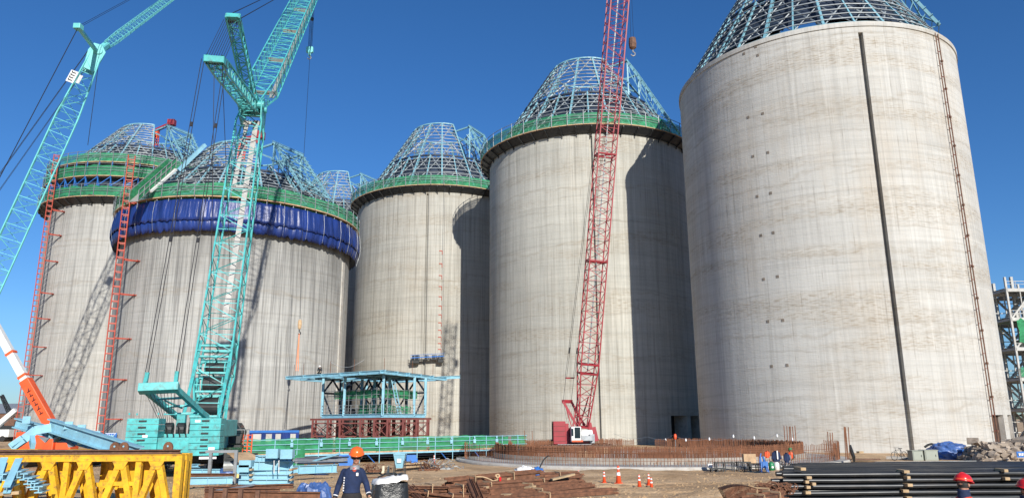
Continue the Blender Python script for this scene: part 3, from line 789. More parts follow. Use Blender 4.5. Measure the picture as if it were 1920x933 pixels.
# superstructure
rear=Vector(((W(308,800,45.5)).x,45.5,0)); back=-fw
axis_c=Vector((B.x,B.y,0))-fw*4.6
ry=math.atan2(rt.y,rt.x)
mb=MB(); mb.box(axis_c+Vector((0,0,1.95)),(3.0,10.2,.9),ry); mb.build('revolving_frame',M['teal'],ca,bevel=.05)
mb=MB(); mb.box(axis_c+fw*1+Vector((0,0,1.15)),(3.2,5,.7),ry); mb.box(axis_c+fw*1.5+Vector((0,0,1.0)),(5.0,2.4,.8),ry); mb.build('carbody',M['dark'],ca,bevel=.05)
for s in (-1,1):
    cwc=axis_c-fw*4.5+rt*s*1.75
    cwm=MB()
    for k in range(6): cwm.box(cwc+Vector((0,0,1.52+.365*k)),(1.75,1.7,.345),ry)
    cw=cwm.build('counterweight',M['teal'],ca,bevel=.02)
    hb=MB()
    for k in range(6): hb.box(cwc-fw*.89+Vector((0,0,1.55+.365*k)),(.42,.1,.08),ry)
    hb.build('lifting_lug',M['dark'],cw)
for s in (-1,1):
    cwc=axis_c+fw*2+rt*s*3.0
    tr=MB(); L=4.3; pts=[]
    prof=[(-L,.25),(-L-.25,.55),(-L,.95),(L,.95),(L+.25,.55),(L,.25),(L-.4,.05),(-L+.4,.05)]
    tr.prism([cwc-rt*.45+fw*x+Vector((0,0,z+.05)) for x,z in prof],rt*.9)
    for k in range(26):
        x=-L+.2+k*(2*L-.4)/25; tr.box(cwc+fw*x+Vector((0,0,1.03)),(1.0,.22,.08),ry)
    tk=tr.build('crawler_track',M['dark'],ca)
    mb=MB()
    for x in (-L+.1,L-.1): mb.tube(cwc-rt*.5+fw*x+Vector((0,0,.55)),cwc+rt*.5+fw*x+Vector((0,0,.55)),.36,14)
    for k in range(8): x=-L+1+k*(2*L-2)/7; mb.tube(cwc-rt*.48+fw*x+Vector((0,0,.3)),cwc+rt*.48+fw*x+Vector((0,0,.3)),.2,10)
    mb.build('track_roller',M['galv'],tk)
for k,(s,x,z,w_,h_) in enumerate(((1,.45,1.75,.35,.16),(1,-.45,3.35,.3,.14),(-1,.2,2.5,.28,.14),(1,.1,1.22,.6,.14),(1,.62,1.22,.3,.12))):
    q=axis_c-fw*(5.37 if z>1.3 else 5.36)+rt*(s*1.75+x)+Vector((0,0,z)); MB().box(q,(w_,.02,h_),ry).build('warning_sticker',M['reflect'],ca)
mb=MB()
for s in (-1,1):
    q=axis_c-fw*4.5+rt*s*1.75+Vector((0,0,3.72))
    for x,y in ((-.8,-.8),(.8,-.8),(.8,.8),(-.8,.8)): mb.tube(q+rt*x-fw*y,q+rt*x-fw*y+Vector((0,0,.12)),.05,6)
mb.tube(axis_c-fw*4.5+rt*-.85+Vector((0,0,3.75)),axis_c-fw*4.5+rt*.85+Vector((0,0,3.75)),.03,5)
mb.build('lifting_eye',M['teal'],ca)
for k in range(5):
    q=axis_c-fw*3.9+rt*(-.7+.35*k)+Vector((0,0,2.6)); MB().path([q,q-fw*.5+Vector((0,0,.5)),q-fw*.9+rt*.2+Vector((0,0,.3)),q-fw*1.1+rt*.3+Vector((0,0,-.5))],.03,5).build('hydraulic_hose',M['rubber'],ca)
# machinery on deck: drums between the counterweights
for k in range(3):
    p=axis_c-fw*3.2+rt*(-.75+k*.7)+Vector((0,0,2.85)); MB().tube(p-rt*.22,p+rt*.22,.42,16).build('hoist_drum',M['dark'],ca)
mb=MB(); mb.box(axis_c-fw*3.0+Vector((0,0,2.45)),(2.9,1.6,.3),ry); mb.box(axis_c-fw*2.6+rt*-.2+Vector((0,0,3.3)),(.5,.5,.9),ry); mb.build('winch_base',M['teal'],ca,bevel=.03)
# engine house right + cab
mb=MB(); mb.box(axis_c+fw*.8+rt*1.6+Vector((0,0,2.9)),(1.3,5.6,1.1),ry); mb.build('engine_house',M['teal'],ca,bevel=.05)
cb=W(425,822,56); cb=Vector((cb.x,cb.y,0))
mb=MB(); mb.prism([cb+rt*x+Vector((0,0,z)) for x,z in ((-.75,1.75),(.95,1.75),(1.1,2.6),(.7,3.25),(-.75,3.25))],-fw*-2.0)
cab=mb.build('cab',M['dark'],ca,bevel=.04)
mb=MB(); mb.add([cb+rt*x+Vector((0,0,z))-fw*.02 for x,z in ((.25,2.3),(.9,2.3),(.98,2.6),(.68,3.1),(.25,3.1))],[(0,1,2,3,4)])
mb.add([cb+rt*.97+fw*.2+Vector((.0,0,2.1)),cb+rt*.97+fw*1.8+Vector((0,0,2.1)),cb+rt*.9+fw*1.8+Vector((0,0,3.05)),cb+rt*.9+fw*.2+Vector((0,0,3.05))],[(0,1,2,3)]); mb.build('cab_window',M['glass'],cab)
mb=MB(); mb.box(cb+fw*1-rt*.1+Vector((0,0,1.6)),(2.4,3.4,.16),ry)
mb.build('cab_step',M['dark'],ca)
mb=MB()
for x,y in ((1.3,-.6),(1.3,.6),(1.3,1.8),(.2,-.6)):
    p=cb+rt*x+fw*y; mb.tube(p+Vector((0,0,1.65)),p+Vector((0,0,2.75)),.025,4)
mb.tube(cb+rt*1.3-fw*.6+Vector((0,0,2.75)),cb+rt*1.3+fw*1.8+Vector((0,0,2.75)),.025,4); mb.tube(cb+rt*.2-fw*.6+Vector((0,0,2.75)),cb+rt*1.3-fw*.6+Vector((0,0,2.75)),.025,4)
mb.build('handrail',M['galv'],ca)

# hook block under the jib tip and long whip line
hk=W(581,94,TIP.y); HKT=TIP+Vector((0,0,-.4))
hb=thing('hook_block','teal hook block hanging on ropes from the big teal crane jib','hook block',hk)
mb=MB(); mb.box(hk,(.7,.4,1.0)); mb.box(hk+Vector((-.42,0,0)),(.16,.5,.85)); mb.box(hk+Vector((.42,0,0)),(.16,.5,.85)); mb.box(hk-Vector((0,0,.7)),(.35,.3,.5)); mb.build('block',M['teal_pale'],hb,bevel=.05)
mb=MB(); mb.path([hk+Vector((x*.35,0,z)) for x,z in ((0,-.8),(0,-1.0),(.7,-1.15),(.6,-1.4),(-.1,-1.5),(-.8,-1.3))],.08,6); mb.build('hook',M['galv'],hb)
mb=MB()
for x in (-.25,-.1,.1,.25): mb.tube(hk+Vector((x,0,.5)),Vector((hk.x+x,hk.y,TIP.z)),.035,3,cap=False)
mb.build('hoist_rope',M['cable'],hb)
wl=W(590,-40,99); wb=W(574,340,99); wb=Vector((wl.x,wl.y,wb.z))
wp=thing('whip_line','thin steel whip line hanging beside the big teal jib hook, small ball near its top','rope',wb)
mb=MB(); mb.tube(wb,wl,.03,3,cap=False); mb.build('rope',M['cable'],wp); pz=W(590,36,99)
mb=MB(); mb.lathe([(.02,-.35),(.25,-.15),(.25,.15),(.02,.35)],Vector((wl.x,wl.y,pz.z)),8); mb.build('ball_weight',M['dark'],wp)

# ------------------------------------------------------------------ pale teal crane at far left
YB=92; HB=W(182,98,YB+4); BB=Vector((W(-150,830,YB).x,YB,2.2)); TB=W(330,-12,YB+34); SB=W(147,51,YB-6)
cb_=thing('crawler_crane','pale teal lattice boom crane leaning in from the left edge, with white sign','crane',Vector((BB.x,BB.y,0)))
sidev=Vector((.6,-.8,0))
mb=MB(); Cb,sb,ubb,db=lattice(mb,BB,HB,sidev,[(0,1.6,1.2),(.12,3.0,2.7),(.80,2.8,2.6),(.97,1.6,1.5),(1,1.5,1.4)],.11,.05,28); mb.build('boom',M['teal_pale'],cb_)
mb=MB(); jd=(TB-HB).normalized()
mb.prism([HB+sb*-.8+Vector(v) for v in (db*-3.2+ubb*-.7,db*-3.2+ubb*.7,db*-.5+ubb*1.1,db*.8+ubb*.8,db*1.0+ubb*-.2,db*.2+ubb*-1.0)],sb*.25)
mb.prism([HB+sb*.6+Vector(v) for v in (db*-3.2+ubb*-.7,db*-3.2+ubb*.7,db*-.5+ubb*1.1,db*.8+ubb*.8,db*1.0+ubb*-.2,db*.2+ubb*-1.0)],sb*.25)
mb.tube(HB-sb*1.0,HB+sb*1.0,.6,14); mb.bar(HB,HB+jd*4.0,.9,.7); mb.build('boom_head',M['teal_pale'],cb_,bevel=.06)
mb=MB(); lattice(mb,HB+jd*3.5,HB+jd*((TB-HB).length+14),sb,[(0,.9,.9),(.1,1.25,1.15),(1,1.25,1.15)],.06,.03,40); mb.build('luffing_jib',M['teal_pale'],cb_)
mb=MB(); mb.bar(HB,SB,.5,.4); mb.box(SB,(.9,.9,.7)); mb.build('strut',M['teal_pale'],cb_,bevel=.05)
mb=MB()
for o in (-.4,.4):
    mb.tube(SB+sb*o,HB+jd*((TB-HB).length+10)+sb*o+Vector((0,0,4)),.03,4,cap=False)
    mb.tube(SB+sb*o,W(-120,560,YB-10)+sb*o,.028,4,cap=False); mb.tube(HB+sb*o,W(-60,440,YB-3)+sb*o*2,.025,4,cap=False)
    mb.tube(HB+sb*o+ubb,W(-140,520,YB-6)+sb*o*2,.03,4,cap=False)
hl=HB+sb*1+jd*1; mb.tube(hl,Vector((hl.x,hl.y,W(172,272,hl.y).z)),.04,4,cap=False)
mb.build('pendant_line',M['cable'],cb_)
# white sign plates on the boom (four dark strokes) near its head
def plate(u,v,w_,h_,name,back):
    t=((u-0)**1)
    c0=W(u,v,YB+1.5); r_=CR; x=(W(u+10,v-18,YB+1.5)-c0).normalized(); y=Vector((x.z,0,-x.x)).normalized()
    nrm=x.cross(y).normalized()
    if nrm.y>0: nrm=-nrm
    mb=MB(); mb.prism([c0+x*a*w_/2+y*b*h_/2+nrm*1.8 for a,b in ((-1,-1),(1,-1),(1,1),(-1,1))],nrm*.06)
    return mb.build(name,M['white'],back),c0+nrm*1.9,x,y,nrm
o,c0,x,y,nr=plate(150,155,1.7,1.1,'sign_plate',cb_)
mb=MB()
for k in range(4):
    q=c0+x*(-.55+k*.37); mb.bar(q-y*.3,q+y*.3,.12,.03,up=nr)
    mb.bar(q-y*.3+x*.02,q-y*.3+x*.2,.1,.03,up=nr)
mb.build('sign_lettering',M['dark'],o)
o,c0,x,y,nr=plate(163,160,1.2,.5,'banner',cb_)
mb=MB()
# body behind the frame edge: tracks, house, counterweight
bb=Vector((BB.x,BB.y,0)); mb=MB(); mb.box(bb+Vector((-4,0,2.2)),(9,3.2,1.8)); mb.build('machine_house',M['teal_pale'],cb_,bevel=.08)
mb=MB(); mb.box(bb+Vector((-8,0,2.6)),(2,5.5,2.6)); mb.build('counterweight',M['teal_pale'],cb_,bevel=.08)
for s in (-1,1):
    mb=MB(); mb.prism([bb+Vector((-3+x_,s*2.8-.5,z)) for x_,z in ((-5,.3),(-5.3,.7),(-5,1.2),(5,1.2),(5.3,.7),(5,.3),(4.6,0),(-4.6,0))],(0,1,0)); mb.build('crawler_track',M['dark'],cb_)

# ------------------------------------------------------------------ red crawler crane
YR=78
RB=W(1093,800,YR); RT_=W(1161,-30,YR-6.5)
cr_=thing('crawler_crane','red lattice boom crawler crane with white cab in front of the sunlit middle silo','crane',Vector((RB.x,RB.y,0)))
d=(RT_-RB).normalized(); rs=Vector((1,.15,0)); rs=(rs-d*rs.dot(d)).normalized()
mb=MB(); Cc,rs,ru,rd=lattice(mb,RB,RT_,rs,[(0,1.0,.7),(.13,1.85,1.7),(1,1.95,1.8)],.085,.038,44); mb.build('boom',M['red'],cr_)
mb=MB()
for t in (.0,.115,.135,.36,.6): 
    q=Cc(t); 
    for i in range(4): mb.tube(q[i],q[(i+1)%4],.10,6)
    mb.tube(q[0],q[2],.06,4)
mb.build('boom_joint',M['red'],cr_)
mb=MB(); mb.bar(RB.lerp(RT_,.12),RT_,.12,.04,up=ru); mb.build('walkway',M['steel_dull'],cr_)
A1=W(1056,752,YR); A2=W(1071,752,YR+1.2)
mb=MB()
for k,(a,) in enumerate(((A1,),(A2,))):
    b=W(1083+k*14,800,YR+k*1.2); mb.bar(a,b,.17,.25); mb.bar(a.lerp(b,.15),W(1072+k*12,800,YR+k*1.2),.1)
mb.bar(A1,A2,.35,.35); mb.bar(W(1078,778,YR+.6),W(1092,778,YR+.9),.12)
mb.bar(W(1074,800,YR),W(1085,738,YR),.14); mb.bar(W(1086,800,YR+1.2),W(1104,742,YR+1.2),.14)
mb.build('gantry',M['red'],cr_)
mb=MB(); P1=W(1061,708,YR); P2=W(1076,708,YR+1.2)
for a,p,o in ((A1,P1,-.5),(A2,P2,.5)):
    mb.tube(a,p,.028,4,cap=False)
    for q in (-.07,.07): mb.tube(p+Vector((q,0,0)),RT_+rs*o+rs*q,.022,3,cap=False)
    mb.tube(p.lerp(RT_,.06),p.lerp(RT_,.075),.07,5)
mb.build('pendant_line',M['cable'],cr_)
mb=MB(); mb.bar(P1,P2,.14); mb.build('spreader_bar',M['red'],cr_)
mb=MB()
for k in range(6): mb.tube(A1.lerp(A2,k/5),W(1066+k*3,806,YR+.5),.015,3,cap=False)
mb.build('hoist_rope',M['cable'],cr_)
f=W(1075,828,YR); f.z=0
mb=MB(); bx=W(1048,812,YR); mb.box(Vector((bx.x,YR+.5,2.1)),(1.25,3.1,2.25)); mb.box(Vector((bx.x+.75,YR+.6,2.0)),(.4,2.9,2.0)); mb.build('counterweight',M['red'],cr_,bevel=.05)
mb=MB(); x0=W(1056,800,YR).x; x1=W(1105,800,YR).x; mb.box(Vector(((x0+x1)/2,YR+.6,1.35)),(x1-x0,2.6,.7)); mb.box(Vector((x0+.9,YR+.7,2.1)),(1.5,2.2,.9)); mb.build('machine_house',M['red'],cr_,bevel=.04)
cx=W(1079,815,YR-.9).x
mb=MB(); mb.box(Vector((cx,YR-1.2,1.95)),(1.0,1.5,1.5)); cab=mb.build('cab',M['white'],cr_,bevel=.06)
mb=MB(); mb.box(Vector((cx+.12,YR-1.97,2.1)),(.55,.04,1.05)); mb.box(Vector((cx-.38,YR-1.97,2.15)),(.2,.04,.7)); mb.box(Vector((cx+.52,YR-1.2,2.15)),(.04,1.1,.9)); mb.build('cab_window',M['glass'],cab)
MB().box(Vector((cx+.1,YR-1.97,1.3)),(1.1,.06,.16)).build('cab_sill',M['orange'],cab)
mb=MB(); wx=W(1099,815,YR).x; mb.tube((wx-.6,YR-.3,1.95),(wx+.6,YR-.3,1.95),.42,16); mb.build('winch_drum',M['white'],cr_)
mb=MB(); mb.box((wx,YR-.2,1.5),(1.6,1.2,.35)); mb.bar(W(1112,800,YR),W(1118,826,YR),.35,.5); mb.bar(W(1104,792,YR),W(1112,826,YR),.25,.5); mb.build('boom_foot',M['red'],cr_)
for yy in (-1.9,2.6):
    mb=MB(); mb.prism([Vector((RB.x-1.0+x_,YR+yy-.4,z+.05)) for x_,z in ((-4.2,.25),(-4.4,.5),(-4.2,.85),(3.4,.85),(3.6,.5),(3.4,.25),(3.1,0),(-3.9,0))],(0,.8,0))
    for k in range(22): mb.box((RB.x-5+k*.36,YR+yy,.93),(.26,.9,.08))
    tk=mb.build('crawler_track',M['rust_rail'],cr_)
    for k in range(9): MB().tube((RB.x-4.6+k*.9,YR+yy-.45,.35),(RB.x-4.6+k*.9,YR+yy+.45,.35),.2,10).build('track_roller',M['dark'],tk)
mb=MB(); mb.box(Vector((cx+1.15,YR-1.1,1.55)),(1.2,1.2,.5)); mb.box(Vector((wx+.5,YR-.9,1.5)),(.5,.5,.9)); mb.build('engine_cover',M['galv'],cr_,bevel=.04)
for k in range(5): MB().box(Vector((bx.x-.64,YR-.3+k*.4,2.1)),(.03,.05,1.8)).build('weight_joint',M['oxide'],cr_)
for k in range(4): MB().box(Vector((bx.x,YR-1.06,1.25+k*.5)),(1.2,.03,.04)).build('weight_joint',M['oxide'],cr_)
mb=MB(); mb.box((RB.x-1,YR+.4,.75),(3.4,4.0,.5)); mb.build('carbody',M['galv'],cr_,bevel=.03)
hk=W(1186,82,YR-6.5)
h2=thing('hook_block','brown steel hook block hanging beside the red crane boom','hook block',hk)
mb=MB(); mb.lathe([(.1,.75),(.36,.6),(.42,0),(.36,-.5),(.12,-.7)],hk,10); mb.build('block',M['rust_rail'],h2)
mb=MB(); mb.path([hk+Vector(v) for v in ((0,0,-.7),(0,0,-.95),(.22,0,-1.1),(.2,0,-1.35),(-.05,0,-1.45),(-.22,0,-1.25))],.07,6); mb.build('hook',M['galv'],h2)
mb=MB()
for x in (-.14,.14): mb.tube(hk+Vector((x,0,.7)),hk+Vector((x,0,14)),.02,3,cap=False)
mb.build('hoist_rope',M['cable'],h2)

# ------------------------------------------------------------------ orange and white telescopic crane
YO=60
tc_=thing('telescopic_crane','orange and white telescopic boom truck crane behind the yellow frames','crane',G(92,845,0))
O1=W(98,800,YO); O2=W(48,712,YO); O3=W(22,664,YO); O4=W(-30,572,YO); O5=W(-90,470,YO)
mb=MB(); mb.bar(O1,O2,.70,.78); bo=mb.build('boom_section',M['orange'],tc_,bevel=.05)
mb=MB(); mb.bar(O2,O4,.52,.58); mb.build('boom_section',M['white'],tc_,bevel=.04)
mb=MB(); mb.bar(O4,O5,.42,.48); mb.build('boom_section',M['white'],tc_,bevel=.04)
mb=MB()
for u,v in ((22,664),(45,707)): 
    p=W(u,v,YO); d_=(O2-O1).normalized(); mb.bar(p,p+d_*.2,.60,.66)
mb.build('boom_collar',M['orange'],tc_)
# dark lettering strokes along the orange boom
mb=MB(); d_=(O2-O1).normalized(); n_=Vector((d_.z,0,-d_.x)); 
for k in range(6):
    q=O1+d_*(1.3+k*.42)+Vector((0,-.42,0)); mb.bar(q-n_*.15,q+n_*.15,.05,.02,up=(0,1,0)); mb.bar(q-n_*.02,q+d_*.25-n_*.02+n_*.1*(k%2),.05,.02,up=(0,1,0))
mb.build('boom_lettering',M['dark'],bo)
mb=MB(); g0=G(90,845,0); mb.box(Vector((O1.x-.6,YO,1.9)),(3.0,2.2,1.5)); mb.build('turntable',M['orange'],tc_,bevel=.08)
mb=MB(); mb.box(Vector((O1.x+1.7,YO-.6,1.9)),(1.2,1.2,1.5)); cc_=mb.build('cab',M['orange'],tc_,bevel=.08)
MB().box(Vector((O1.x+1.7,YO-1.22,2.2)),(.9,.04,.7)).build('cab_window',M['glass'],cc_)
mb=MB(); mb.box(Vector((O1.x,YO,.95)),(9,2.4,.5)); mb.build('chassis',M['dark'],tc_,bevel=.04)
for k in range(4):
    x=O1.x-3.4+k*2.2; mb=MB(); mb.tube((x,YO-1.25,.55),(x,YO+1.25,.55),.52,18); mb.build('wheel',M['rubber'],tc_)
for x in (-4.2,4.4): mb=MB(); mb.bar((O1.x+x,YO-2.6,.8),(O1.x+x,YO+2.6,.8),.3); mb.bar((O1.x+x,YO-2.6,.8),(O1.x+x,YO-2.6,.05),.2); mb.bar((O1.x+x,YO+2.6,.8),(O1.x+x,YO+2.6,.05),.2); mb.build('outrigger',M['white'],tc_)
# ------------------------------------------------------------------ round foundation with starter bars
fd=math.hypot(G(1150,881).x,G(1150,881).y); FR=16.6; FC=az_pt(9.7,fd+FR); FC.z=0
M['kick']=pmat('stained kicker concrete',(.34,.31,.27),.9,0,.25,.9,(.26,.14,.07),.7)
fs=thing('foundation_slab','round pale concrete foundation slab with a raised lip on the sandy ground','foundation',FC)
ZS=.2
m=MB(); m.lathe([(FR,-.3),(FR,ZS-.1),(FR-.06,ZS),(0.05,ZS)],FC,120,cap=False); m.build('slab',M['conc_slab'],fs)
m=MB(); m.lathe([(FR-3.3,ZS),(FR-3.3,.62),(FR-3.9,.62),(FR-3.9,ZS)],FC,90,cap=False,a0=math.atan2(-FC.y,-FC.x)-rad(115),a1=math.atan2(-FC.y,-FC.x)+rad(95)); m.build('kicker_wall',M['kick'],fs)
def rebar_ring(label,r,z0,z1,step,a0,a1,hoops,rr=.028,np=100,mt='rebar'):
    t=thing('rebar_cage',label,'rebar cage',FC,'rebar cages standing on the round foundation')
    n=int((a1-a0)*r/step); proto=MB().tube(FC+Vector((0,0,z0)),FC+Vector((0,0,z1)),rr,4).build('bar',M[mt],t)
    idx=sorted(range(n),key=lambda i:abs(a0+(a1-a0)*i/n-(a0+a1)/2)); keep=set(idx[:np]); rest=MB(); first=True
    for i in range(n):
        a=a0+(a1-a0)*(i+rnd(-.2,.2))/n; x,y=r*cos(a),r*sin(a); h=rnd(-.09,.07)
        if i in keep:
            b=proto if first else proto.copy()
            if not first: COL.objects.link(b); b.parent=t
            first=False; b.location=(x,y,h*.5); b.rotation_euler=(rnd(-.03,.03),rnd(-.03,.03),0)
        else: rest.tube(FC+Vector((x,y,z0)),FC+Vector((x+rnd(-.03,.03),y+rnd(-.03,.03),z1+h)),rr,4)
    if rest.v: tag(rest.build('bar',M[mt],t),kind='stuff')
    for z in hoops:
        pts=[FC+Vector((cos(a0+(a1-a0)*i/80)*(r+.04),sin(a0+(a1-a0)*i/80)*(r+.04),z)) for i in range(81)]
        MB().path(pts,rr*.9,4).build('hoop',M[mt],t)
    return t
fa=math.atan2(-FC.y,-FC.x)
rebar_ring('outer ring of thin upright rusty starter bars along the near edge of the round foundation',FR-.8,ZS,1.50,.23,fa-rad(125),fa+rad(100),[ZS+.35,1.1],.020)
rebar_ring('dense rusty bar curtain growing from the low pale wall inside the foundation',FR-3.5,.60,1.42,.06,fa-rad(170),fa+rad(170),[.98,1.12,1.26],.024)
rebar_ring('innermost rusty bar ring of the round foundation, behind the low pale kicker wall',FR-4.6,ZS,1.36,.09,fa-rad(175),fa+rad(175),[.9,1.1,1.2],.024)
# loose mats of mesh and boards on the slab
for k,(u,v,l,mt,lb) in enumerate([(1240,852,3.4,'rebar','flat rusty mesh mat lying inside the foundation bars, centre right'),(1100,850,1.6,'ply','tan plywood board lying inside the foundation near the red crane'),(1130,842,1.2,'ply','short tan board leaning in the foundation, right of the red crane')]):
    p=G(u,v+8,ZS); b=MB(); b.box(p+Vector((0,0,.25)),(l,1.2,.05),m=Matrix.Rotation(rad(28),3,'X')); b.bar(p+Vector((-l/2,.5,0)),p+Vector((-l/2,.5,.45)),.06); b.bar(p+Vector((l/2,.5,0)),p+Vector((l/2,.5,.45)),.06)
    tag(b.build('board_mat',M[mt]),lb,'mat')
# tall starter bar clusters
for us,v0,v1,lb in [((1473,1477,1481,1485,1490,1494),797,845,'left cluster of tall thin rebars standing behind the black pipe stack'),((1554,1558,1562),808,848,'middle pair of tall rusty rebars against the pale nearest silo'),((1585,1588,1590,1593),797,850,'right bundle of tall rusty rebars at the end of the foundation'),((987,1000),805,838,'two upright rusty rebars right of the green deck end')]:
    yy=60 if v0!=805 else 66; b0=W(us[0],v1,yy); t=thing('rebar_cluster',lb,'rebars',Vector((b0.x,b0.y,ZS)),'tall rebar clusters')
    for u in us:
        a=W(u,v1,yy); b=W(u-rnd(1,5),v0+rnd(0,3),yy); a.z=ZS; MB().tube(a,b,.035,4).build('bar',M['rebar'],t)

# ------------------------------------------------------------------ long scaffold deck with green net
DL=W(418,851,56.5); DR=W(986,834,71.5); DL.z=.86; DR.z=.86
dd=(DR-DL).normalized(); dn=Vector((-dd.y,dd.x,0)); DLEN=(DR-DL).length
sc=thing('scaffold_deck','long low scaffold deck edged with green net and pale blue posts below the silos','scaffold',Vector((DL.x,DL.y,0)))
def dp(x,y=0,z=0): return DL+dd*x+dn*y+Vector((0,0,z))
x=0; k=0
while x<DLEN:
    l=min(rnd(2.2,3.6),DLEN-x); b=MB(); b.bar(dp(x+.02,3.0,rnd(-.02,.02)),dp(x+l-.02,3.0,rnd(-.02,.02)),6.2,.13); b.build('deck_board',M['ply' if k%3 else 'wood'],sc); x+=l; k+=1
def sheet(a,b,h,mat,name,root,nseg=40,amp=.06,off=0,sag=.04):
    mb=MB(); rows=4; dv=(b-a); nrm=Vector((-dv.y,dv.x,0)).normalized(); vs=[]
    for j in range(rows+1):
        for i in range(nseg+1):
            p=a.lerp(b,i/nseg)+Vector((0,0,h*j/rows)); q=Vector((p.x*1.7,p.y*1.7,j*.9+off))
            p+=nrm*(mnoise.noise(q)*amp*2); 
            if j in (0,rows): p.z+=mnoise.noise(q*1.3)*sag*2
            vs.append(p)
    fs=[(j*(nseg+1)+i,j*(nseg+1)+i+1,(j+1)*(nseg+1)+i+1,(j+1)*(nseg+1)+i) for j in range(rows) for i in range(nseg)]
    mb.add(vs,fs); return mb.build(name,M[mat],root,smooth=True)
k=0; x=0
while x<DLEN-.5:
    l=min(rnd(3,5.2),DLEN-x)
    sheet(dp(x,-.03,.05),dp(x+l,-.03,.05),rnd(.92,1.08),'net_dense' if k%3 else 'net','net_panel',sc,40,.06,k,.05)
    x+=l+(rnd(.1,.7) if k%2 else .02); k+=1
sheet(dp(0,6.2,.05),dp(DLEN,6.2,.05),1.0,'net','net_panel',sc,120,.06,50,.05)
px_=W(563,840,60).x; xx=(px_-DL.x)/dd.x
sheet(dp(xx-.45,-.15,-.85),dp(xx+.45,-.15,-.85),1.9,'net_dense','net_drape',sc,12,.08,9,.03)
x=.3
while x<DLEN:
    MB().bar(dp(x,-.12,-.86),dp(x,-.12,1.15),.055).build('post',M['steel_blue'],sc); x+=1.72
b=MB()
for z in (.35,.75,1.1): b.bar(dp(0,-.17,z),dp(DLEN,-.17,z),.04)
b.bar(dp(0,-.1,-.12),dp(DLEN,-.1,-.12),.07,.12); b.build('guard_rail',M['steel_blue'],sc)
x=1
while x<DLEN:
    b=MB(); b.bar(dp(x,-.05,-.1),dp(x+.9,.3,-.86),.07); b.build('raker',M['blue_paint'],sc); x+=3.4
b=MB()
for x in [i*1.7+.4 for i in range(int(DLEN/1.7))]:
    b.bar(dp(x,.1,-.17),dp(x,6,-.17),.14,.16)
b.bar(dp(0,.4,-.33),dp(DLEN,.4,-.33),.12,.16); b.bar(dp(0,5.6,-.33),dp(DLEN,5.6,-.33),.12,.16)
b.build('joist',M['steel_navy'],sc)
b=MB(); b.bar(dp(0,6.0,-.45),dp(DLEN,6.0,-.45),.1,.75); b.build('shade_backing',M['steel_navy'],sc)  # dark sheet standing in for the shade beneath the deck
# blue cross-shaped clamps on the net
for i in range(9):
    x=5+i*(DLEN-6)/9; p=dp(x,-.22,.7); b=MB(); b.box(p,(.22,.06,.34));  b.box(p+Vector((0,-.03,.3)),(.12,.08,.16)); b.build('net_clamp',M['steel_blue'],sc)

# ------------------------------------------------------------------ steel pavilion on red trestles
st=thing('steel_frame_building','pale blue steel frame building module with flat roof beams, raised on red trestles','steel frame',Vector((W(700,790,84).x,84,3.4)))
P0=W(717,787,80); P1=W(603,787,87); P2=W(797,785,87); ZF=3.92; ZR=8.2
for p in (P0,P1,P2): p.z=ZF
P3=P1+P2-P0
def q2(i,j,z): return P0+(P1-P0)*i+(P2-P0)*j+Vector((0,0,z-ZF))
e1=(P1-P0).normalized(); e2=(P2-P0).normalized()
for nm,a,b in (('floor_beam',q2(0,0,ZF),q2(1,0,ZF)),('floor_beam',q2(0,0,ZF),q2(0,1,ZF)),('floor_beam',q2(1,0,ZF),q2(1,1,ZF)),('floor_beam',q2(0,1,ZF),q2(1,1,ZF))):
    MB().ibeam(a,b,.3,.42,.05).build(nm,M['steel_blue'],st)
b=MB(); b.add([q2(.02,.02,ZF+.1),q2(.98,.02,ZF+.1),q2(.98,.98,ZF+.1),q2(.02,.98,ZF+.1)],[(0,1,2,3)]); o=b.build('floor_plate',M['steel_navy'],st)
o.modifiers.new('s','SOLIDIFY').thickness=.06
for i,j in ((0,0),(1,0),(0,1),(1,1),(.62,0),(0,.72),(.3,1),(1,.4),(.68,1),(.5,.5),(.25,.5),(.75,.55)):
    MB().bar(q2(i,j,ZF),q2(i,j,ZR),.26 if (i in (0,1) or j in (0,1)) else .3).build('column',M['steel_blue'],st)
b=MB()
for (i,j),(k,l) in (((1,0),(1,.4)),((1,.4),(1,1)),((.3,1),(.68,1)),((.68,1),(1,1)),((0,1),(.3,1)),((.25,.5),(.5,.5)),((.5,.5),(.75,.55))):
    b.bar(q2(i,j,ZF+2.6),q2((i+k)/2,(j+l)/2,ZR-.1),.16); b.bar(q2(k,l,ZF+2.6),q2((i+k)/2,(j+l)/2,ZR-.1),.16); b.bar(q2(i,j,ZF+2.6),q2(k,l,ZF+2.6),.2)
    b.bar(q2(i,j,ZF+2.6),q2((i+k)/2,(j+l)/2,ZF+.2),.14)
for i in (.25,.5,.75): b.bar(q2(i,0.9,ZF+.2),q2(i,.9,ZR-.1),.2); b.bar(q2(i,.9,ZF+.3),q2(i+.22,.9,ZR-1.8),.13); b.bar(q2(.9,i,ZF+.2),q2(.9,i,ZR-.1),.2); b.bar(q2(.9,i,ZF+2.2),q2(.9,i+.22,ZR-.3),.13)
b.build('knee_brace',M['steel_navy'],st)
b=MB(); b.add([q2(.35,.35,ZF+2.7),q2(.97,.35,ZF+2.7),q2(.97,.97,ZF+2.7),q2(.35,.97,ZF+2.7)],[(0,1,2,3)]); o=b.build('dark_mid_plate',M['steel_navy'],st); o.modifiers.new('s','SOLIDIFY').thickness=.1  # dark plate added so the building reads as shaded inside
N0=W(717,694,78.5); NL=W(540,710,88); NR=W(832,703,92)
for p in (N0,NL,NR): p.z=ZR+.15
f1_=(NL-N0); f2_=(NR-N0)
def r2(i,j,z=0): return N0+f1_*i+f2_*j+Vector((0,0,z))
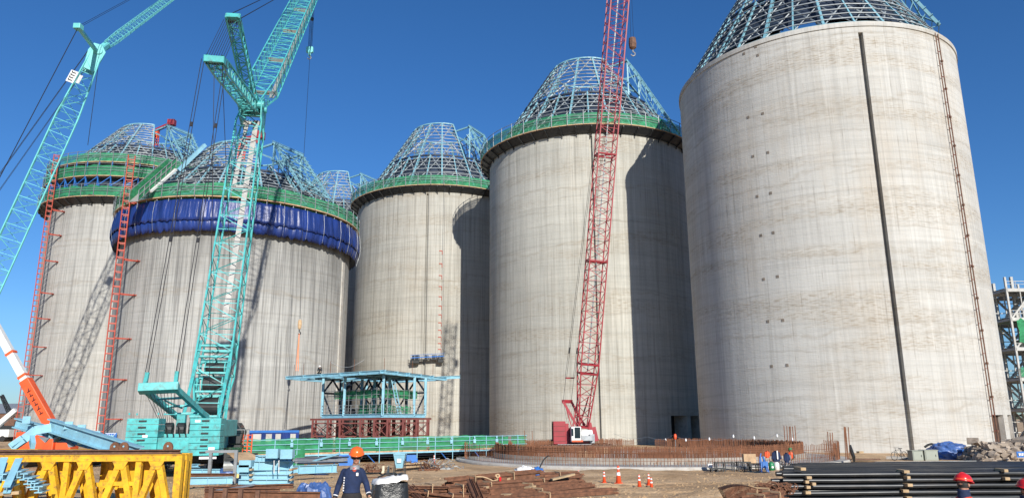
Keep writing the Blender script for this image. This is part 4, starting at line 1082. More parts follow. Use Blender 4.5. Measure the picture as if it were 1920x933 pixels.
for j in (0,.18,.36,.55): MB().ibeam(r2(-.03,j),r2(1-.1*(j>.3),j),.28,.4,.05).build('roof_beam',M['steel_blue'],st)
for j in (.76,1): MB().ibeam(r2(-.03,j),r2(.62,j),.28,.4,.05).build('roof_beam',M['steel_blue'],st)
for i in (0,.2,.4,.6): MB().ibeam(r2(i,-.03,-.02),r2(i,1,-.02),.26,.36,.05).build('roof_beam',M['steel_blue'],st)
for i in (.8,1): MB().ibeam(r2(i,-.03,-.02),r2(i,.5,-.02),.26,.36,.05).build('roof_beam',M['steel_blue'],st)
MB().ibeam(W(800,709,90.5),W(862,706,94),.26,.36,.05).build('roof_beam',M['steel_blue'],st)
b=MB(); b.add([r2(.0,.02,.24),r2(.0,.74,.24),r2(.5,.74,.24),r2(.5,.02,.24)],[(0,1,2,3)]); o=b.build('roof_plate',M['steel_navy'],st); o.modifiers.new('s','SOLIDIFY').thickness=.08
b=MB(); b.add([r2(.62,.1,.23),r2(.62,.5,.23),r2(.9,.5,.23),r2(.9,.1,.23)],[(0,1,2,3)]); o=b.build('roof_plate',M['steel_blue'],st); o.modifiers.new('s','SOLIDIFY').thickness=.06
for i,j in ((.05,.1),(.3,.03),(.55,.03),(.85,.03),(.98,.05),(.0,.45),(0,.8)): MB().tube(r2(i,j,.2),r2(i,j,1.6),.03,4).build('safety_post',M['rust'],st)
b=MB(); pts=[r2(.55-.35*k/12,.03,1.5-.7*sin(pi*k/12)) for k in range(13)]; b.path(pts,.025,3); b.build('life_line',M['white'],st)
# railing
b=MB()
for (a,c_) in ((q2(0,0,ZF),q2(1,0,ZF)),(q2(0,0,ZF),q2(0,1,ZF))):
    for z in (.45,.8,1.15): b.bar(a+Vector((0,-.15,z)),c_+Vector((0,-.15,z)),.04)
    for k in range(11): p=a.lerp(c_,k/10)+Vector((0,-.15,.1)); b.bar(p,p+Vector((0,0,1.1)),.045)
b.build('railing',M['galv'],st)
sheet(q2(.9,.12,ZF+1.9),q2(.1,.12,ZF+1.9),.85,'net','net_panel',st,30,.05,3,.04); sheet(q2(.12,.15,ZF+1.9),q2(.12,.98,ZF+1.9),.9,'net_dense','net_panel',st,30,.05,6,.04)
sheet(q2(.6,.3,ZF+.25),q2(.1,.3,ZF+.25),1.0,'net','net_panel',st,20,.1,12,.1); sheet(q2(.1,.3,ZF+.25),q2(.1,.8,ZF+.25),.8,'net','net_panel',st,20,.1,15,.1)
b=MB()
for k in range(3): b.box(q2(.8,.25,ZF+.5)+e2*k*1.6,(.8,.8,.8),.3*k); b.box(q2(.3,.6,ZF+.4)+e1*k*1.2,(.5,.9,.6),.5*k)
b.build('site_equipment',M['dark'],st)
b=MB()
for z in (1.75,2.25,2.8): b.tube(q2(-.06,.1,ZF+z),q2(1.06,.1,ZF+z),.035,4); b.tube(q2(.1,-.06,ZF+z),q2(.1,1.06,ZF+z),.035,4)
for i in range(9): b.tube(q2(i/8,.1,ZF),q2(i/8,.1,ZF+3),.035,4); b.tube(q2(.1,i/8,ZF),q2(.1,i/8,ZF+3),.035,4)
b.build('scaffold_pipes',M['steel_dull'],st)
b=MB(); b.tube(q2(.0,.35,ZF),q2(.02,.2,ZR-.5),.06,5); b.tube(q2(.0,.42,ZF),q2(.02,.27,ZR-.5),.06,5)
for k in range(12): b.tube(q2(.0,.35,ZF).lerp(q2(.02,.2,ZR-.5),k/12),q2(.0,.42,ZF).lerp(q2(.02,.27,ZR-.5),k/12),.04,4)
b.build('ladder',M['steel_blue'],st)
# red trestle towers
def trestle(p,wd,label,rz=0):
    t=thing('trestle_tower',label,'trestle',Vector((p.x,p.y,0)),'red trestle towers under the steel frame building',rz)
    p=Vector((p.x,p.y,0)); c4=[Vector((i*wd/2,j*.7,0)) for i,j in ((-1,-1),(1,-1),(1,1),(-1,1))]; Z=3.48
    for q in c4: MB().bar(p+q,p+q+Vector((0,0,Z)),.2).build('leg',M['oxide'],t)
    b=MB()
    for i in range(4):
        a,c_=p+c4[i],p+c4[(i+1)%4]
        for z in (.25,1.75,3.15): b.bar(a+Vector((0,0,z)),c_+Vector((0,0,z)),.13)
    b.build('cross_beam',M['oxide'],t)
    b=MB()
    for i in range(4):
        a,c_=p+c4[i],p+c4[(i+1)%4]
        for z0,z1 in ((.25,1.75),(1.75,3.15)): b.bar(a+Vector((0,0,z0)),c_+Vector((0,0,z1)),.07); b.bar(a+Vector((0,0,z1)),c_+Vector((0,0,z0)),.07)
    b.build('brace',M['oxide'],t)
    for j in (-.7,.7): MB().ibeam(p+Vector((-wd/2-.3,j,Z+.1)),p+Vector((wd/2+.3,j,Z+.1)),.2,.2,.04).build('head_beam',M['oxide'],t)
    return t
names=['leftmost front','second front','third front','fourth front','near corner','fifth front','rightmost front','back left','back right','back middle']
spots=[(603,86.3,1.7),(628,85,1.3),(659,83.0,2.2),(692,81.4,1.6),(716,80.4,1.4),(740,82.3,2.0),(768,84.6,1.7),(790,86.6,1.5),(650,92,2.0),(705,93.5,1.6),(752,92,1.8)]
tl=['red trestle tower at the left end of the front row','red trestle tower second from the left in the front row','wide red trestle tower third from the left','red trestle tower fourth from left, left of the near corner','red trestle tower under the near corner of the steel frame','wide red trestle tower just right of the near corner','red trestle tower third from the right end of the front row','red trestle tower at the right end of the front row','red trestle tower in the back row, leftmost','red trestle tower in the back row, middle one','red trestle tower in the back row, rightmost']
for (u,y,wd),lb in zip(spots,tl): trestle(W(u,800,y),wd,lb)

# scaffold tower at right edge
fx0=67.5
ft=thing('scaffold_tower','tall grey open steel scaffold frame behind the right flank of the nearest silo','scaffold',(fx0,100,0))
xs=[fx0+i*3.6 for i in range(7)]; ys=[100,104,108]; lv=[0,4.3,8.3,12.3,16.3,20.3]
for i,x in enumerate(xs):
    for j,y in enumerate(ys): MB().bar((x,y,0),(x,y,22.0+rnd(0,1.6)),.34 if i%2 else .24).build('column',M['scaf'],ft)
for z in lv[1:]:
    b=MB()
    for y in ys: b.bar((xs[0],y,z),(xs[-1],y,z),.35,.45)
    for x in xs: b.bar((x,ys[0],z),(x,ys[-1],z),.25,.3)
    b.build('floor_beam',M['scaf'],ft)
    b=MB(); b.box(((xs[0]+xs[-1])/2,104,z+.28),(xs[-1]-xs[0],7.2,.06)); b.build('grating',M['steel_dull'],ft)
    b=MB()
    for y in (ys[0]-.1,ys[-1]+.1):
        b.bar((xs[0],y,z+1.2),(xs[-1],y,z+1.2),.07); b.bar((xs[0],y,z+.8),(xs[-1],y,z+.8),.05)
        for k in range(18): x=xs[0]+k*(xs[-1]-xs[0])/17; b.bar((x,y,z+.3),(x,y,z+1.2),.06)
    b.build('railing',M['scaf'],ft)
for k,z in enumerate(lv[:-1]):
    b=MB()
    for i in range(6):
        b.bar((xs[i],ys[0],z),(xs[i+1],ys[0],lv[k+1]),.22); 
        if (i+k)%2: b.bar((xs[i+1],ys[1],z),(xs[i],ys[1],lv[k+1]),.2)
        b.bar((xs[i]+1.8,ys[0],z),(xs[i]+1.8,ys[0],lv[k+1]),.12)
    
        b.bar((xs[i],ys[2],z),(xs[i+1],ys[2],lv[k+1]),.25); b.bar((xs[i+1],ys[2],z),(xs[i],ys[2],lv[k+1]),.25)
        for q in (.6,1.2,2.4,3.0): b.bar((xs[i]+q,ys[1]+.3,z),(xs[i]+q,ys[1]+.3,lv[k+1]),.13)
        b.bar((xs[i],ys[1]+.3,z+1.4),(xs[i+1],ys[1]+.3,z+1.4),.12); b.bar((xs[i],ys[1]+.3,z+2.8),(xs[i+1],ys[1]+.3,z+2.8),.12)
    b.build('diagonal_brace',M['scaf'],ft)
    b=MB()
    for s in range(10):
        t=s/10; b.box((xs[0]+1+t*5,ys[1]-1,z+.2+t*4),(.5,1.6,.08))
    b.bar((xs[0]+1,ys[1]-1.8,z+.1),(xs[0]+6,ys[1]-1.8,z+4.1),.08,.3); b.build('stair_flight',M['scaf'],ft)
sheet(Vector((xs[0]+.5,99.7,13)),Vector((xs[2],99.7,13)),3.2,'net_dense','net_panel',ft,20,.2,3,.3)
sheet(Vector((xs[0],99.7,8.6)),Vector((xs[4],99.7,8.6)),1.3,'net','net_panel',ft,30,.1,5,.1)
# ------------------------------------------------------------------ yellow steel trusses, front left
YT=27.4
def truss(y,xr,xl,ztop,label,off,tilt=0):
    zb=gz(-14,y)-.02; t=thing('steel_truss',label,'steel truss',Vector((xr,y,zb)),'yellow welded steel trusses lying in a row')
    def p(x,z,dy=0): return Vector((x,y+dy+(x-xr)*tilt,z))
    for nm,z,h in (('top_chord',ztop-.1,.2),('bottom_chord',zb+.12,.22)):
        MB().bar(p(xr,z),p(xl,z),.24,h).build(nm,M['yellow'],t)
    b=MB(); b.bar(p(xr-.02,ztop+.015,0),p(xl,ztop+.015,0),.30,.025); b.build('flange',M['yellow'],t)
    pw=1.28; k=0; x=xr-.12
    MB().bar(p(x,zb+.2),p(x,ztop-.2),.22,.24,up=(1,0,0)).build('end_post',M['yellow'],t)
    x-=.15+off
    while x>xl+.6:
        MB().bar(p(x-.15,zb+.22),p(x-.58,ztop-.205),.2,.2,up=(0,1,0)).build('diagonal',M['yellow'],t)
        MB().bar(p(x-pw+.1,zb+.22),p(x-.66,ztop-.205,.004),.2,.2,up=(0,1,0)).build('diagonal',M['yellow'],t)
        if k%2==0: MB().bar(p(x-pw*.5-.65,zb+.2),p(x-pw*.5-.65,ztop-.205,.02),.2,.16,up=(0,1,0)).build('web_post',M['yellow'],t)
        g=MB(); g.prism([p(x-.35,ztop-.205,-.135),p(x-.9,ztop-.205,-.135),p(x-.75,ztop-.48,-.135),p(x-.5,ztop-.48,-.135)],(0,.02,0)); g.build('gusset',M['yellow'],t)
        if k%3==1: MB().bar(p(x-.1,zb+1.0),p(x-pw,zb+1.0),.12,.14,up=(0,0,1)).build('cross_bar',M['yellow'],t)
        x-=pw; k+=1
    return t
xr=W(343,870,YT).x
truss(YT,xr,-22,W(200,853,YT).z,'front yellow steel truss with crossing diagonals, nearest the camera at lower left',0)
truss(YT+.75,xr-.15,-23,W(200,853,YT).z-.03,'second yellow steel truss, just behind the front one',.4)
truss(YT+1.6,xr-.4,-23.5,W(200,853,YT).z-.02,'third yellow steel truss of the row, mostly behind the first two',.75)
truss(YT+3.0,W(206,850,YT+3).x,-25,W(100,846,YT+3).z,'rear yellow steel truss, shorter, its top showing above the left half of the row',.2)
# rusty rail beams on top with lifting lugs
rb=thing('rusty_rail_beam','rusty brown rail beam with round lifting lugs lying on top of the yellow trusses','beam',W(200,850,YT+.35))
zt=W(200,853,YT).z
b=MB(); b.ibeam((xr-.3,YT+.4,zt+.10),(-22,YT+.4,zt+.10),.26,.16,.03); b.build('beam',M['rust_rail'],rb)
for u in (215,232,315):
    x=W(u,842,YT+.4).x; l=MB(); n=12; l.prism([Vector((x+.17*cos(pi*i/n),YT+.36,zt+.25+.20*sin(pi*i/n))) for i in range(n+1)]+[Vector((x-.17,YT+.36,zt+.18)),Vector((x+.17,YT+.36,zt+.18))],(0,.08,0))
    o=l.build('lifting_lug',M['rust'],rb)
    MB().tube((x,YT+.35,zt+.30),(x,YT+.45,zt+.30),.035,10).build('lug_hole',M['steel_blue'],o)
b=MB(); b.bar((xr-1.0,YT+1.4,zt+.09),(-21,YT+2.4,zt+.09),.3,.12); b.build('flat_bar',M['rust_rail'],rb)
for k,(u0,u1,yy) in enumerate(((4,74,30.2),(130,206,30.0))):
    b=MB(); b.bar(W(u0,845,yy),W(u1,845,yy),.25,.16); tag(b.build('yellow_beam_piece',M['yellow']),['short yellow beam lying on the rear truss at the far left','short yellow beam lying on the trusses, centre of the row'][k],'beam')

# pale blue skewed steel frame resting on the trusses
bf=thing('roof_truss_segment','pale blue kinked steel frame segment resting slanted on top of yellow trusses','steel frame',W(150,850,30.5))
A0=W(93,796,31.5); A1_=W(262,850,28.4)
MB().ibeam(A0,A1_,.3,.52,.05).build('main_beam',M['steel_blue'],bf)
B0=W(30,792,33); B1=W(215,842,31)
MB().ibeam(B0,B1,.28,.42,.05).build('main_beam',M['steel_blue'],bf)
MB().path([W(22,836,30.8),W(45,820,31),W(66,803,31.2),W(95,799,31.4)],.13,4).build('curved_beam',M['steel_blue'],bf)
b=MB(); pts=[W(22,838,30.9),W(45,822,31),W(66,806,31.2),W(98,801,31.4)]
for p,q in zip(pts,pts[1:]): b.bar(p,q,.28,.34)
b.build('curved_beam',M['steel_blue'],bf)
for s,(p,q) in enumerate(((W(95,815,31.5),W(112,802,32.4)),(W(118,806,31.2),W(104,822,32)),(W(150,826,30.5),W(160,812,32)),(W(185,838,30),W(196,826,31.6)),(W(58,812,31.4),W(62,836,30.6)),(W(75,800,32.6),W(92,808,31.6)))):
    MB().bar(p,q,.16,.3).build('cross_member',M['steel_blue'],bf)
for u,v in ((50,790),(129,800),(153,806),(180,818),(205,826),(232,836)):
    p=W(u,v-4,31.8-(u-50)*.012); b=MB(); b.box(p,(.3,.05,.28),.2); b.box(p-Vector((0,0,.14)),(.34,.2,.04),.2); b.build('cleat',M['steel_blue'],bf)
b=MB(); b.prism([W(120,815,31.3),W(140,836,31),W(128,838,31)],(0,.1,0)); b.prism([W(72,818,31.2),W(92,820,31.2),W(84,829,31)],(0,.1,0)); b.build('gusset_plate',M['galv'],bf)

# short pale blue beam offcuts in the lower left corner
def offcut(u0,v0,u1,v1,y0,y1,wd,h,label):
    a=W(u0,v0,y0); c_=W(u1,v1,y1); b=MB(); b.ibeam(a,c_,wd,h,.03)
    return tag(b.build('beam_offcut',M['steel_blue']),label,'beam','pale blue beam offcuts at the lower left')
offcut(36,864,12,918,26.5,25.3,.22,.26,'longer pale blue beam offcut leaning on the heap, right one of two')
offcut(8,862,-6,905,26.3,25.5,.22,.26,'pale blue beam offcut leaning at the very left edge')
lbs=['pale blue offcut stub at the back of the corner heap','second pale blue offcut stub of the corner heap','third pale blue offcut stub, middle of the corner heap','fourth pale blue offcut stub, lying lower','fifth pale blue offcut stub near the yellow truss','pale blue offcut stub at the front right of the heap','low pale blue offcut under the heap at the left edge','wide pale blue offcut lying flat along the heap bottom']
for k,(u,v) in enumerate(((38,888),(50,892),(58,900),(64,906),(70,910),(78,916),(10,893),(22,905))):
    offcut(u-6,v+1,u+9,v-4,25.9-.05*k,26.6-.05*k,.24,.22,lbs[k])
b=MB(); b.bar(W(-5,925,25.5),W(38,922,25.7),.3,.1); tag(b.build('timber_board',M['wood']),'tan timber board under the blue offcuts at lower left','board')

# ------------------------------------------------------------------ stacked pale blue I beams (centre left)
def beam(u0,u1,v,y0,y1,h,label,grp='pale blue steel beams stacked on the soil',mt='steel_blue',wd=.28,dv=0):
    a=W(u0,v+dv,y0); c_=W(u1,v,y1); b=MB(); d=(c_-a).normalized(); b.ibeam(a,c_,wd,h,.03)
    s=Vector((d.y,-d.x,0)).normalized(); L=(c_-a).length; k=0
    for t in (.12,.5,.88): p=a.lerp(c_,t); b.box(p,(.02,wd*.95,h-.06),math.atan2(d.y,d.x))
    return tag(b.build('steel_beam',M[mt]),label,'beam',grp)
Ys=38.5
lbl=['lowest','second','third','fourth','top']
for k,(v,u0,u1,h) in enumerate(((902,447,551,.24),(893,452,551,.24),(884,449,550,.26),(872,476,549,.44),(859,483,546,.26))):
    beam(u0,u1,v,Ys+.1*k,Ys+.9+.1*k,h,{0:'lowest pale blue beam of the stack left of the blue tarp bundle',1:'second pale blue beam from the bottom of the banded stack',2:'middle pale blue beam of the banded stack, with end plates',3:'deep pale blue girder near the top of the banded stack',4:'topmost pale blue beam of the banded stack'}[k])
    beam(u0-4,u1-10,v-2,Ys+1.6+.1*k,Ys+2.3,h,{0:'rear lowest beam behind the banded blue stack',1:'rear second beam behind the banded blue stack',2:'rear middle beam behind the banded blue stack',3:'rear deep girder behind the banded blue stack',4:'rear top beam behind the banded blue stack'}[k],'pale blue steel beams in the rear of the banded stack')
for k,(u,v) in enumerate(((463,868),(459,877),(513,849),(540,850))):
    p=W(u,v,Ys+.2); b=MB(); b.box(p,(.55,.5,.3 if k<2 else .42)); b.box(p+Vector((0,-.27,0)),(.6,.04,.34 if k<2 else .46)); tag(b.build('beam_stub',M['steel_blue']),['small pale blue stub at the left of the girder stack','lower small pale blue stub at the left of the girder stack','upright pale blue channel block on the stack, left one','upright pale blue channel block on the stack, right one'][k],'beam','pale blue stubs on the girder stack')
sg=thing('strap_pair','white binding straps around the pale blue girder stack','strap',W(520,875,Ys-.3))
for u in (514,523): b=MB(); b.bar(W(u,863,Ys-.15),W(u,886,Ys-.1),.05,.03); b.bar(W(u,863,Ys-.15),W(u+1,862,Ys+.8),.05,.02); b.build('strap',M['white'],sg)
for k,u in enumerate((470,545)):
    for j,v in enumerate((898,889,879)):
        p=W(u,v+.5,Ys-.02); b=MB(); b.box(p+Vector((0,.5,0)),(.12,1.1,.08)); tag(b.build('timber_spacer',M['wood']),['left','right'][k]+' '+['lowest','middle','upper'][j]+' timber spacer between the stacked pale blue beams','timber','timber spacers in the blue beam stack')
beam(549,631,877,43,44.8,.45,'long deep pale blue girder right of the banded stack, in shadow beneath',dv=3)
beam(340,436,899,37.5,38.6,.34,'pale blue girder lying right of the yellow trusses',dv=2)
beam(344,412,882,42,43,.22,'pale blue beam behind the yellow trusses, under the grey rail stand')
beam(342,372,872,44,45,.2,'short pale blue beam piece near the big teal crane track')
beam(350,440,890,40,41,.18,'rusty flat beam between two pale blue girders at left',mt='rust',grp='rusty beams')
# bundle of grey pipes behind, on the girder
for k in range(11):
    a=W(548+rnd(0,14),868-k*.9,46+k*.35); c_=W(640+rnd(-14,14),866-k*.9+rnd(-2,1),48+k*.35); b=MB(); b.tube(a,c_,.05,6)
    tag(b.build('scaffold_pipe',M['galv' if k%3 else 'steel_navy']),'grey scaffold pipe in the loose heap behind the long pale blue girder','pipe','loose grey scaffold pipes behind the girder')
for k in range(5):
    b=MB(); b.tube(W(578+k*3,869-k*1.5,47.5),W(625+k*3,853-k*.8,50),.07,6); tag(b.build('blue_strut',M['steel_blue']),'pale blue strut in the slanted heap under the scaffold deck','strut','slanted pale blue struts under the deck')
# blue crate and hopper
cr=G(652,872,0); b=MB(); b.box(cr+Vector((0,0,.35)),(1.3,1.0,.7),.2); b.box(cr+Vector((0,0,.75)),(1.4,.1,.1),.2); cx_=thing('blue_crate','bright blue steel crate left of the orange helmeted man','crate',cr); b.build('body',M['blue_paint'],cx_)
hp=W(750,855,48); hp.z=0
hpt=thing('concrete_hopper','pale blue tapered hopper with a white sign, right of the orange helmet','hopper',hp)
b=MB(); top=[hp+Vector((x,y,1.25)) for x,y in ((-.36,-.32),(.36,-.32),(.36,.32),(-.36,.32))]; bot=[hp+Vector((x,y,.45)) for x,y in ((-.2,-.2),(.2,-.2),(.2,.2),(-.2,.2))]
b.add(top+bot,[(0,4,5,1),(1,5,6,2),(2,6,7,3),(3,7,4,0)]); o=b.build('bin',M['steel_blue'],hpt); o.modifiers.new('s','SOLIDIFY').thickness=.03
b=MB(); b.path([p+Vector((0,0,.02)) for p in top],.045,4,True); b.build('rim',M['steel_blue'],hpt)
for x,y in ((-.35,-.3),(.35,-.3),(.35,.3),(-.35,.3)): MB().bar(hp+Vector((x,y,0)),hp+Vector((x*.8,y*.8,.9)),.045).build('leg',M['dark'],hpt)
MB().box(hp+Vector((.0,-.345,.9)),(.26,.03,.24)).build('sign',M['white'],hpt)
b=MB(); p=G(770,868,0); b.box(p+Vector((0,0,.42)),(.8,.7,.5),.3); b.box(p+Vector((.3,0,.2)),(.5,.5,.4),.1); tag(b.build('blue_crate',M['blue_paint'],bevel=.04),'small bright blue crate right of the tapered hopper','crate')
# tangles of cable and cut wood on the soil behind the man
def tangle(u,v,w_,n,mt,label,name='cable_heap',h=.5):
    g=G(u,v,0); mb=MB()
    for k in range(n):
        pts=[]; x=rnd(-w_,w_); y=rnd(-.5,.5); z=rnd(.05,h*.7); a=rnd(0,6.3)
        for s in range(7):
            pts.append(g+Vector((x,y,abs(z)))); a+=rnd(-1.2,1.2); x+=cos(a)*.22; y+=sin(a)*.2; z=max(.03,min(h,z+rnd(-.25,.25)))
        mb.path(pts,.025,4)
    mb.box(g+Vector((0,.1,.06)),(w_*1.6,.7,.12),.1)
    return tag(mb.build(name,M[mt]),label,'heap',kind='stuff')
tangle(702,884,.6,16,'rust','rust brown heap of cable beside the man','cable_heap')
tangle(820,880,1.1,26,'galv','tangled grey and brown cable heap right of the timber pile','cable_heap',.75)
tangle(805,881,.9,16,'rust','brown wire tangled in the cable heap','wire_heap',.7)
tangle(450,882,.6,14,'wood','offcut timber heap beside the grey rail stand','timber_heap',.8)
for k in range(6):
    b=MB(); b.bar(G(742+k*3,880-k*2.2,.05+.1*(k%3)),G(806,876-k*2,.05+.1*(k%3)),.12,.1); tag(b.build('timber_pole',M['wood']),'timber pole in the low pile behind the bulk bag','timber','timber poles behind the bulk bag')
bt=thing('work_boots','pair of cream yellow boots standing on the soil right of the man','boots',G(723,886,0))
for x in (-.16,.16):
    g=G(723,886,0)+Vector((x,0,0)); b=MB(); b.lathe([(.10,0),(.09,.12),(.085,.42),(.10,.45)],g,10); b.box(g+Vector((0,-.1,.06)),(.15,.26,.12)); b.build('boot',M['glove'],bt,bevel=.02)
# rusty plate rails on the soil
b=MB(); b.bar(G(690,895,.03),G(742,893,.03),.25,.07); tag(b.build('rusty_plate',M['rust']),'rusty flat plate lying on the soil behind the man','plate')

# grey rail stand left of centre
gs_=thing('rail_stand','grey steel goal shaped stand on the soil below the teal crane cab','stand',G(415,905,0))
yy=G(439,906,0).y
for u in (391,439):
    p=W(u,905,yy); p.z=0; MB().bar(p,Vector((p.x,p.y,W(u,846,yy).z)),.16).build('post',M['galv'],gs_)
b=MB(); b.bar(W(386,846,yy),W(446,845,yy),.14,.14); b.build('rail',M['galv'],gs_)
# plywood sheets leaning and machine lump beneath the crane cab
ps=[(W(446,848,50),W(476,862,49),'large tan plywood board leaning beside the teal crane track'),(W(452,852,48.5),W(470,866,48),'smaller tan plywood board beneath the larger leaning one')]
for p,q,lb in ps: b=MB(); b.bar(p,q,1.6,.06); tag(b.build('plywood_board',M['ply']),lb,'board')
b=MB(); g=G(415,884,0)
for k in range(7): b.box(g+Vector((rnd(-.9,.9),rnd(0,1),.3+rnd(0,.7))),(rnd(.3,.9),.6,rnd(.2,.6)),rnd(0,1))
b.box(g+Vector((0,.6,.5)),(2.1,1.2,.9)); gen=thing('generator_set','dark grey generator and scrap under the teal crane cab','generator',g); b.build('body',M['dark'],gen,bevel=.03)
MB().box(g+Vector((-.1,-.1,1.1)),(1.6,.1,.5),.05).build('cover',M['galv'],gen)
# crumpled cloths
def crumple(c,size,mt,name,label,cat,seed=0,amp=.18,n=26,flat=.0,parent=None):
    mb=MB(); vs=[]; m_=14
    for j in range(m_+1):
        ph=pi/2*j/m_
        for i in range(n):
            a=2*pi*i/n; e=Vector((cos(a)*sin(ph),sin(a)*sin(ph),cos(ph)))
            sq=max(abs(e.x),abs(e.y),abs(e.z))**flat
            q=e*2.1+Vector((seed,seed*2,0)); dsp=1+amp*(abs(mnoise.noise(q*1.6))*1.8-.5)+amp*.7*abs(mnoise.noise(q*3.3+Vector((seed,0,0))))
            e=e/sq*dsp if flat else e*dsp
            vs.append(Vector(c)+Vector((e.x*size[0],e.y*size[1],max(-.05,e.z*size[2]))))
    fs=[(j*n+i,(j+1)*n+i,(j+1)*n+(i+1)%n,j*n+(i+1)%n) for j in range(m_) for i in range(n)]
    mb.add(vs,fs); o=mb.build(name,M[mt],parent,smooth=not mt.startswith('tarp'))
    if parent is None: tag(o,label,cat)
    return o
crumple(G(425,890,0),(1.0,.5,.45),'tarp_mid','cloth_bundle','faded blue white cloth bundle beneath the grey rail stand','cloth',3)
crumple(G(440,902,0),(.9,.5,.4),'yellow_rag','rag_heap','pale yellow rag heap left of the pale blue beam stack','rags',5,.4)
y_=28.5; c0=W(587,930,y_); c0.z=gz(c0.x,y_)-.12
crumple(c0,(.66,.5,1.05),'tarp_mid','tarp_bundle','upright faded blue tarpaulin bundle on the soil, left of the man','tarpaulin bundle',8,.16,40,.6)
crumple(G(600,890,0)+Vector((-.1,0,0)),(.6,.35,.14),'navy','cloth_bundle','small dark navy cloth lying flat below the long girder','cloth',11,.3)

# rusty channel frame with stub posts, bottom left of centre
yy=25.5
rf_=thing('rusty_channel_frame','rusty steel channel frame with four stub posts at the bottom, left of the blue bundle','steel frame',W(480,940,yy))
for k,(v,y) in enumerate(((925,yy),(919,yy+1.1),(914,yy+2.3))):
    b=MB(); b.ibeam(W(384,v+1,y),W(600 if k==0 else 500+k*25,v+4-k*4,y+.4),.2,.26-.05*k,.03); b.build('channel',M['rust'],rf_)
for u,v in ((397,912),(423,914),(452,916),(484,918)):
    p=W(u,v,yy-.15); q=Vector((p.x,p.y,p.z-.95)); MB().bar(q,p,.13,.13).build('stub_post',M['rust_rail'],rf_)
b=MB(); b.tube(W(405,919,yy+.8),W(478,908,yy+2.5),.04,5); tag(b.build('grey_pole',M['galv']),'thin grey pole lying slanted over the rusty channel frame','pole')
b=MB(); b.bar(W(470,921,yy+1.5),W(518,918,yy+2),.1,.04); tag(b.build('white_batten',M['white']),'short white batten lying on the rusty channel frame','batten')
crumple(W(471,921,yy+1.8),(.42,.4,.12),'tarp_mid','tarp_pad','low faded blue tarpaulin pad on the rusty channel frame','tarpaulin',14,.1)

# ------------------------------------------------------------------ bulk bag
yb=21; bc=W(731,900,yb); bc.z=gz(bc.x,yb); bw=.50; bh=W(731,893,yb).z-bc.z
bg_=thing('bulk_bag','black plastic wrapped bulk bag with white folded top beside the man','bulk bag',bc)
def bagring(z,s,seed,dx=0): 
    pts=[]
    for i in range(40):
        a=2*pi*i/40; q=(abs(cos(a))**5+abs(sin(a))**5)**(-1/5); r=s*q*(1+.035*mnoise.noise(Vector((a*4,z*5,seed))))
        pts.append(bc+Vector((cos(a+.35)*r+dx,sin(a+.35)*r*.9,z+.03*mnoise.noise(Vector((a*3,z,seed+2))))))
    return pts
mb=MB(); vs=[]; zs=[(0,.44),(.15,.47),(.35,.49),(.55,.49),(.75,.47),(bh-.14,.44)]
for z,s in zs: vs+=bagring(z,s,1)
mb.add(vs,[(k*40+i,k*40+(i+1)%40,(k+1)*40+(i+1)%40,(k+1)*40+i) for k in range(len(zs)-1) for i in range(40)]); mb.build('body',M['black_plastic'],bg_,smooth=True)
mb=MB(); vs=[]; zs=[(bh-.13,.458),(bh-.06,.45),(bh-.01,.42),(bh+.02,.30),(bh-.02,.16),(bh-.05,.02)]
for k,(z,s) in enumerate(zs): vs+=bagring(z,s,5+k)
vs=[v+Vector((0,0,(.14*(v.x-bc.x)+.04*mnoise.noise(Vector((v.x*6,v.y*6,2)))))) for v in vs]
mb.add(vs,[(k*40+i,k*40+(i+1)%40,(k+1)*40+(i+1)%40,(k+1)*40+i) for k in range(len(zs)-1) for i in range(40)]); mb.build('top_cover',M['white'],bg_,smooth=True)
mb=MB(); mb.path([bc+Vector(v) for v in ((-.3,-.15,bh),(-.1,-.22,bh+.08),(.1,-.2,bh+.05),(.22,-.28,bh+.06))],.025,5); mb.build('lifting_strap',M['rubber'],bg_)
mb=MB(); mb.prism([bc+Vector(v) for v in ((.12,-.05,bh+.06),(.3,-.2,bh+.075),(.4,-.05,bh+.09),(.3,.12,bh+.09))],(0,0,.02)); mb.build('top_patch',M['black_plastic'],bg_)

# ------------------------------------------------------------------ rusty section bundles (angles and channels)
def bundle(u0,v0,u1,v1,y0,y1,wd,h,n,label,mt='rust',grp='rusty steel section bundles',bands=2,sec='angle'):
    a=W(u0,v0,y0); c_=W(u1,v1,y1); d=(c_-a).normalized(); s=Vector((d.y,-d.x,0)).normalized(); up=s.cross(d).normalized()
    t=thing('steel_bundle',label,'steel bundle',a,grp)
    for k in range(n):
        o=s*rnd(-wd/2,wd/2)+up*(h*(k/(n-1)-.5)); e0=d*rnd(-.15,.15); e1_=d*rnd(-.25,.15); b=MB()
        if sec=='angle': b.bar(a+o+e0,c_+o+e1_,.10,.012,up=up); b.bar(a+o+e0+up*.03-s*.045,c_+o+e1_+up*.03-s*.045,.012,.07,up=up)
        elif sec=='bar': b.tube(a+o+e0,c_+o+e1_+s*rnd(-.05,.05),.014,5)
        else: b.ibeam(a+o+e0,c_+o+e1_,.12,.12,.015,up=up)
        b.build('section',M[mt],t)
    if sec!='bar': MB().bar(a+d*.15,c_-d*.3,wd*.9,h*.85,up=up).build('core_sections',M[mt],t)
    for k in range(bands):
        p=a.lerp(c_,(k+.6)/(bands+.4)); b=MB(); x0,x1=wd/2+.05,h/2+.06; q=[p+s*i*x0+up*j*x1 for i,j in ((-1,-1),(1,-1),(1,1),(-1,1))]
        for i in range(4): b.bar(q[i],q[(i+1)%4],.05,.02,up=d)
        b.build('binding_wire',M['rope'],t)
    return t
bundle(838,906,1010,889,26.2,28.4,.45,.26,14,'upper rusty angle bundle tied with tan webbing, left of the cones')
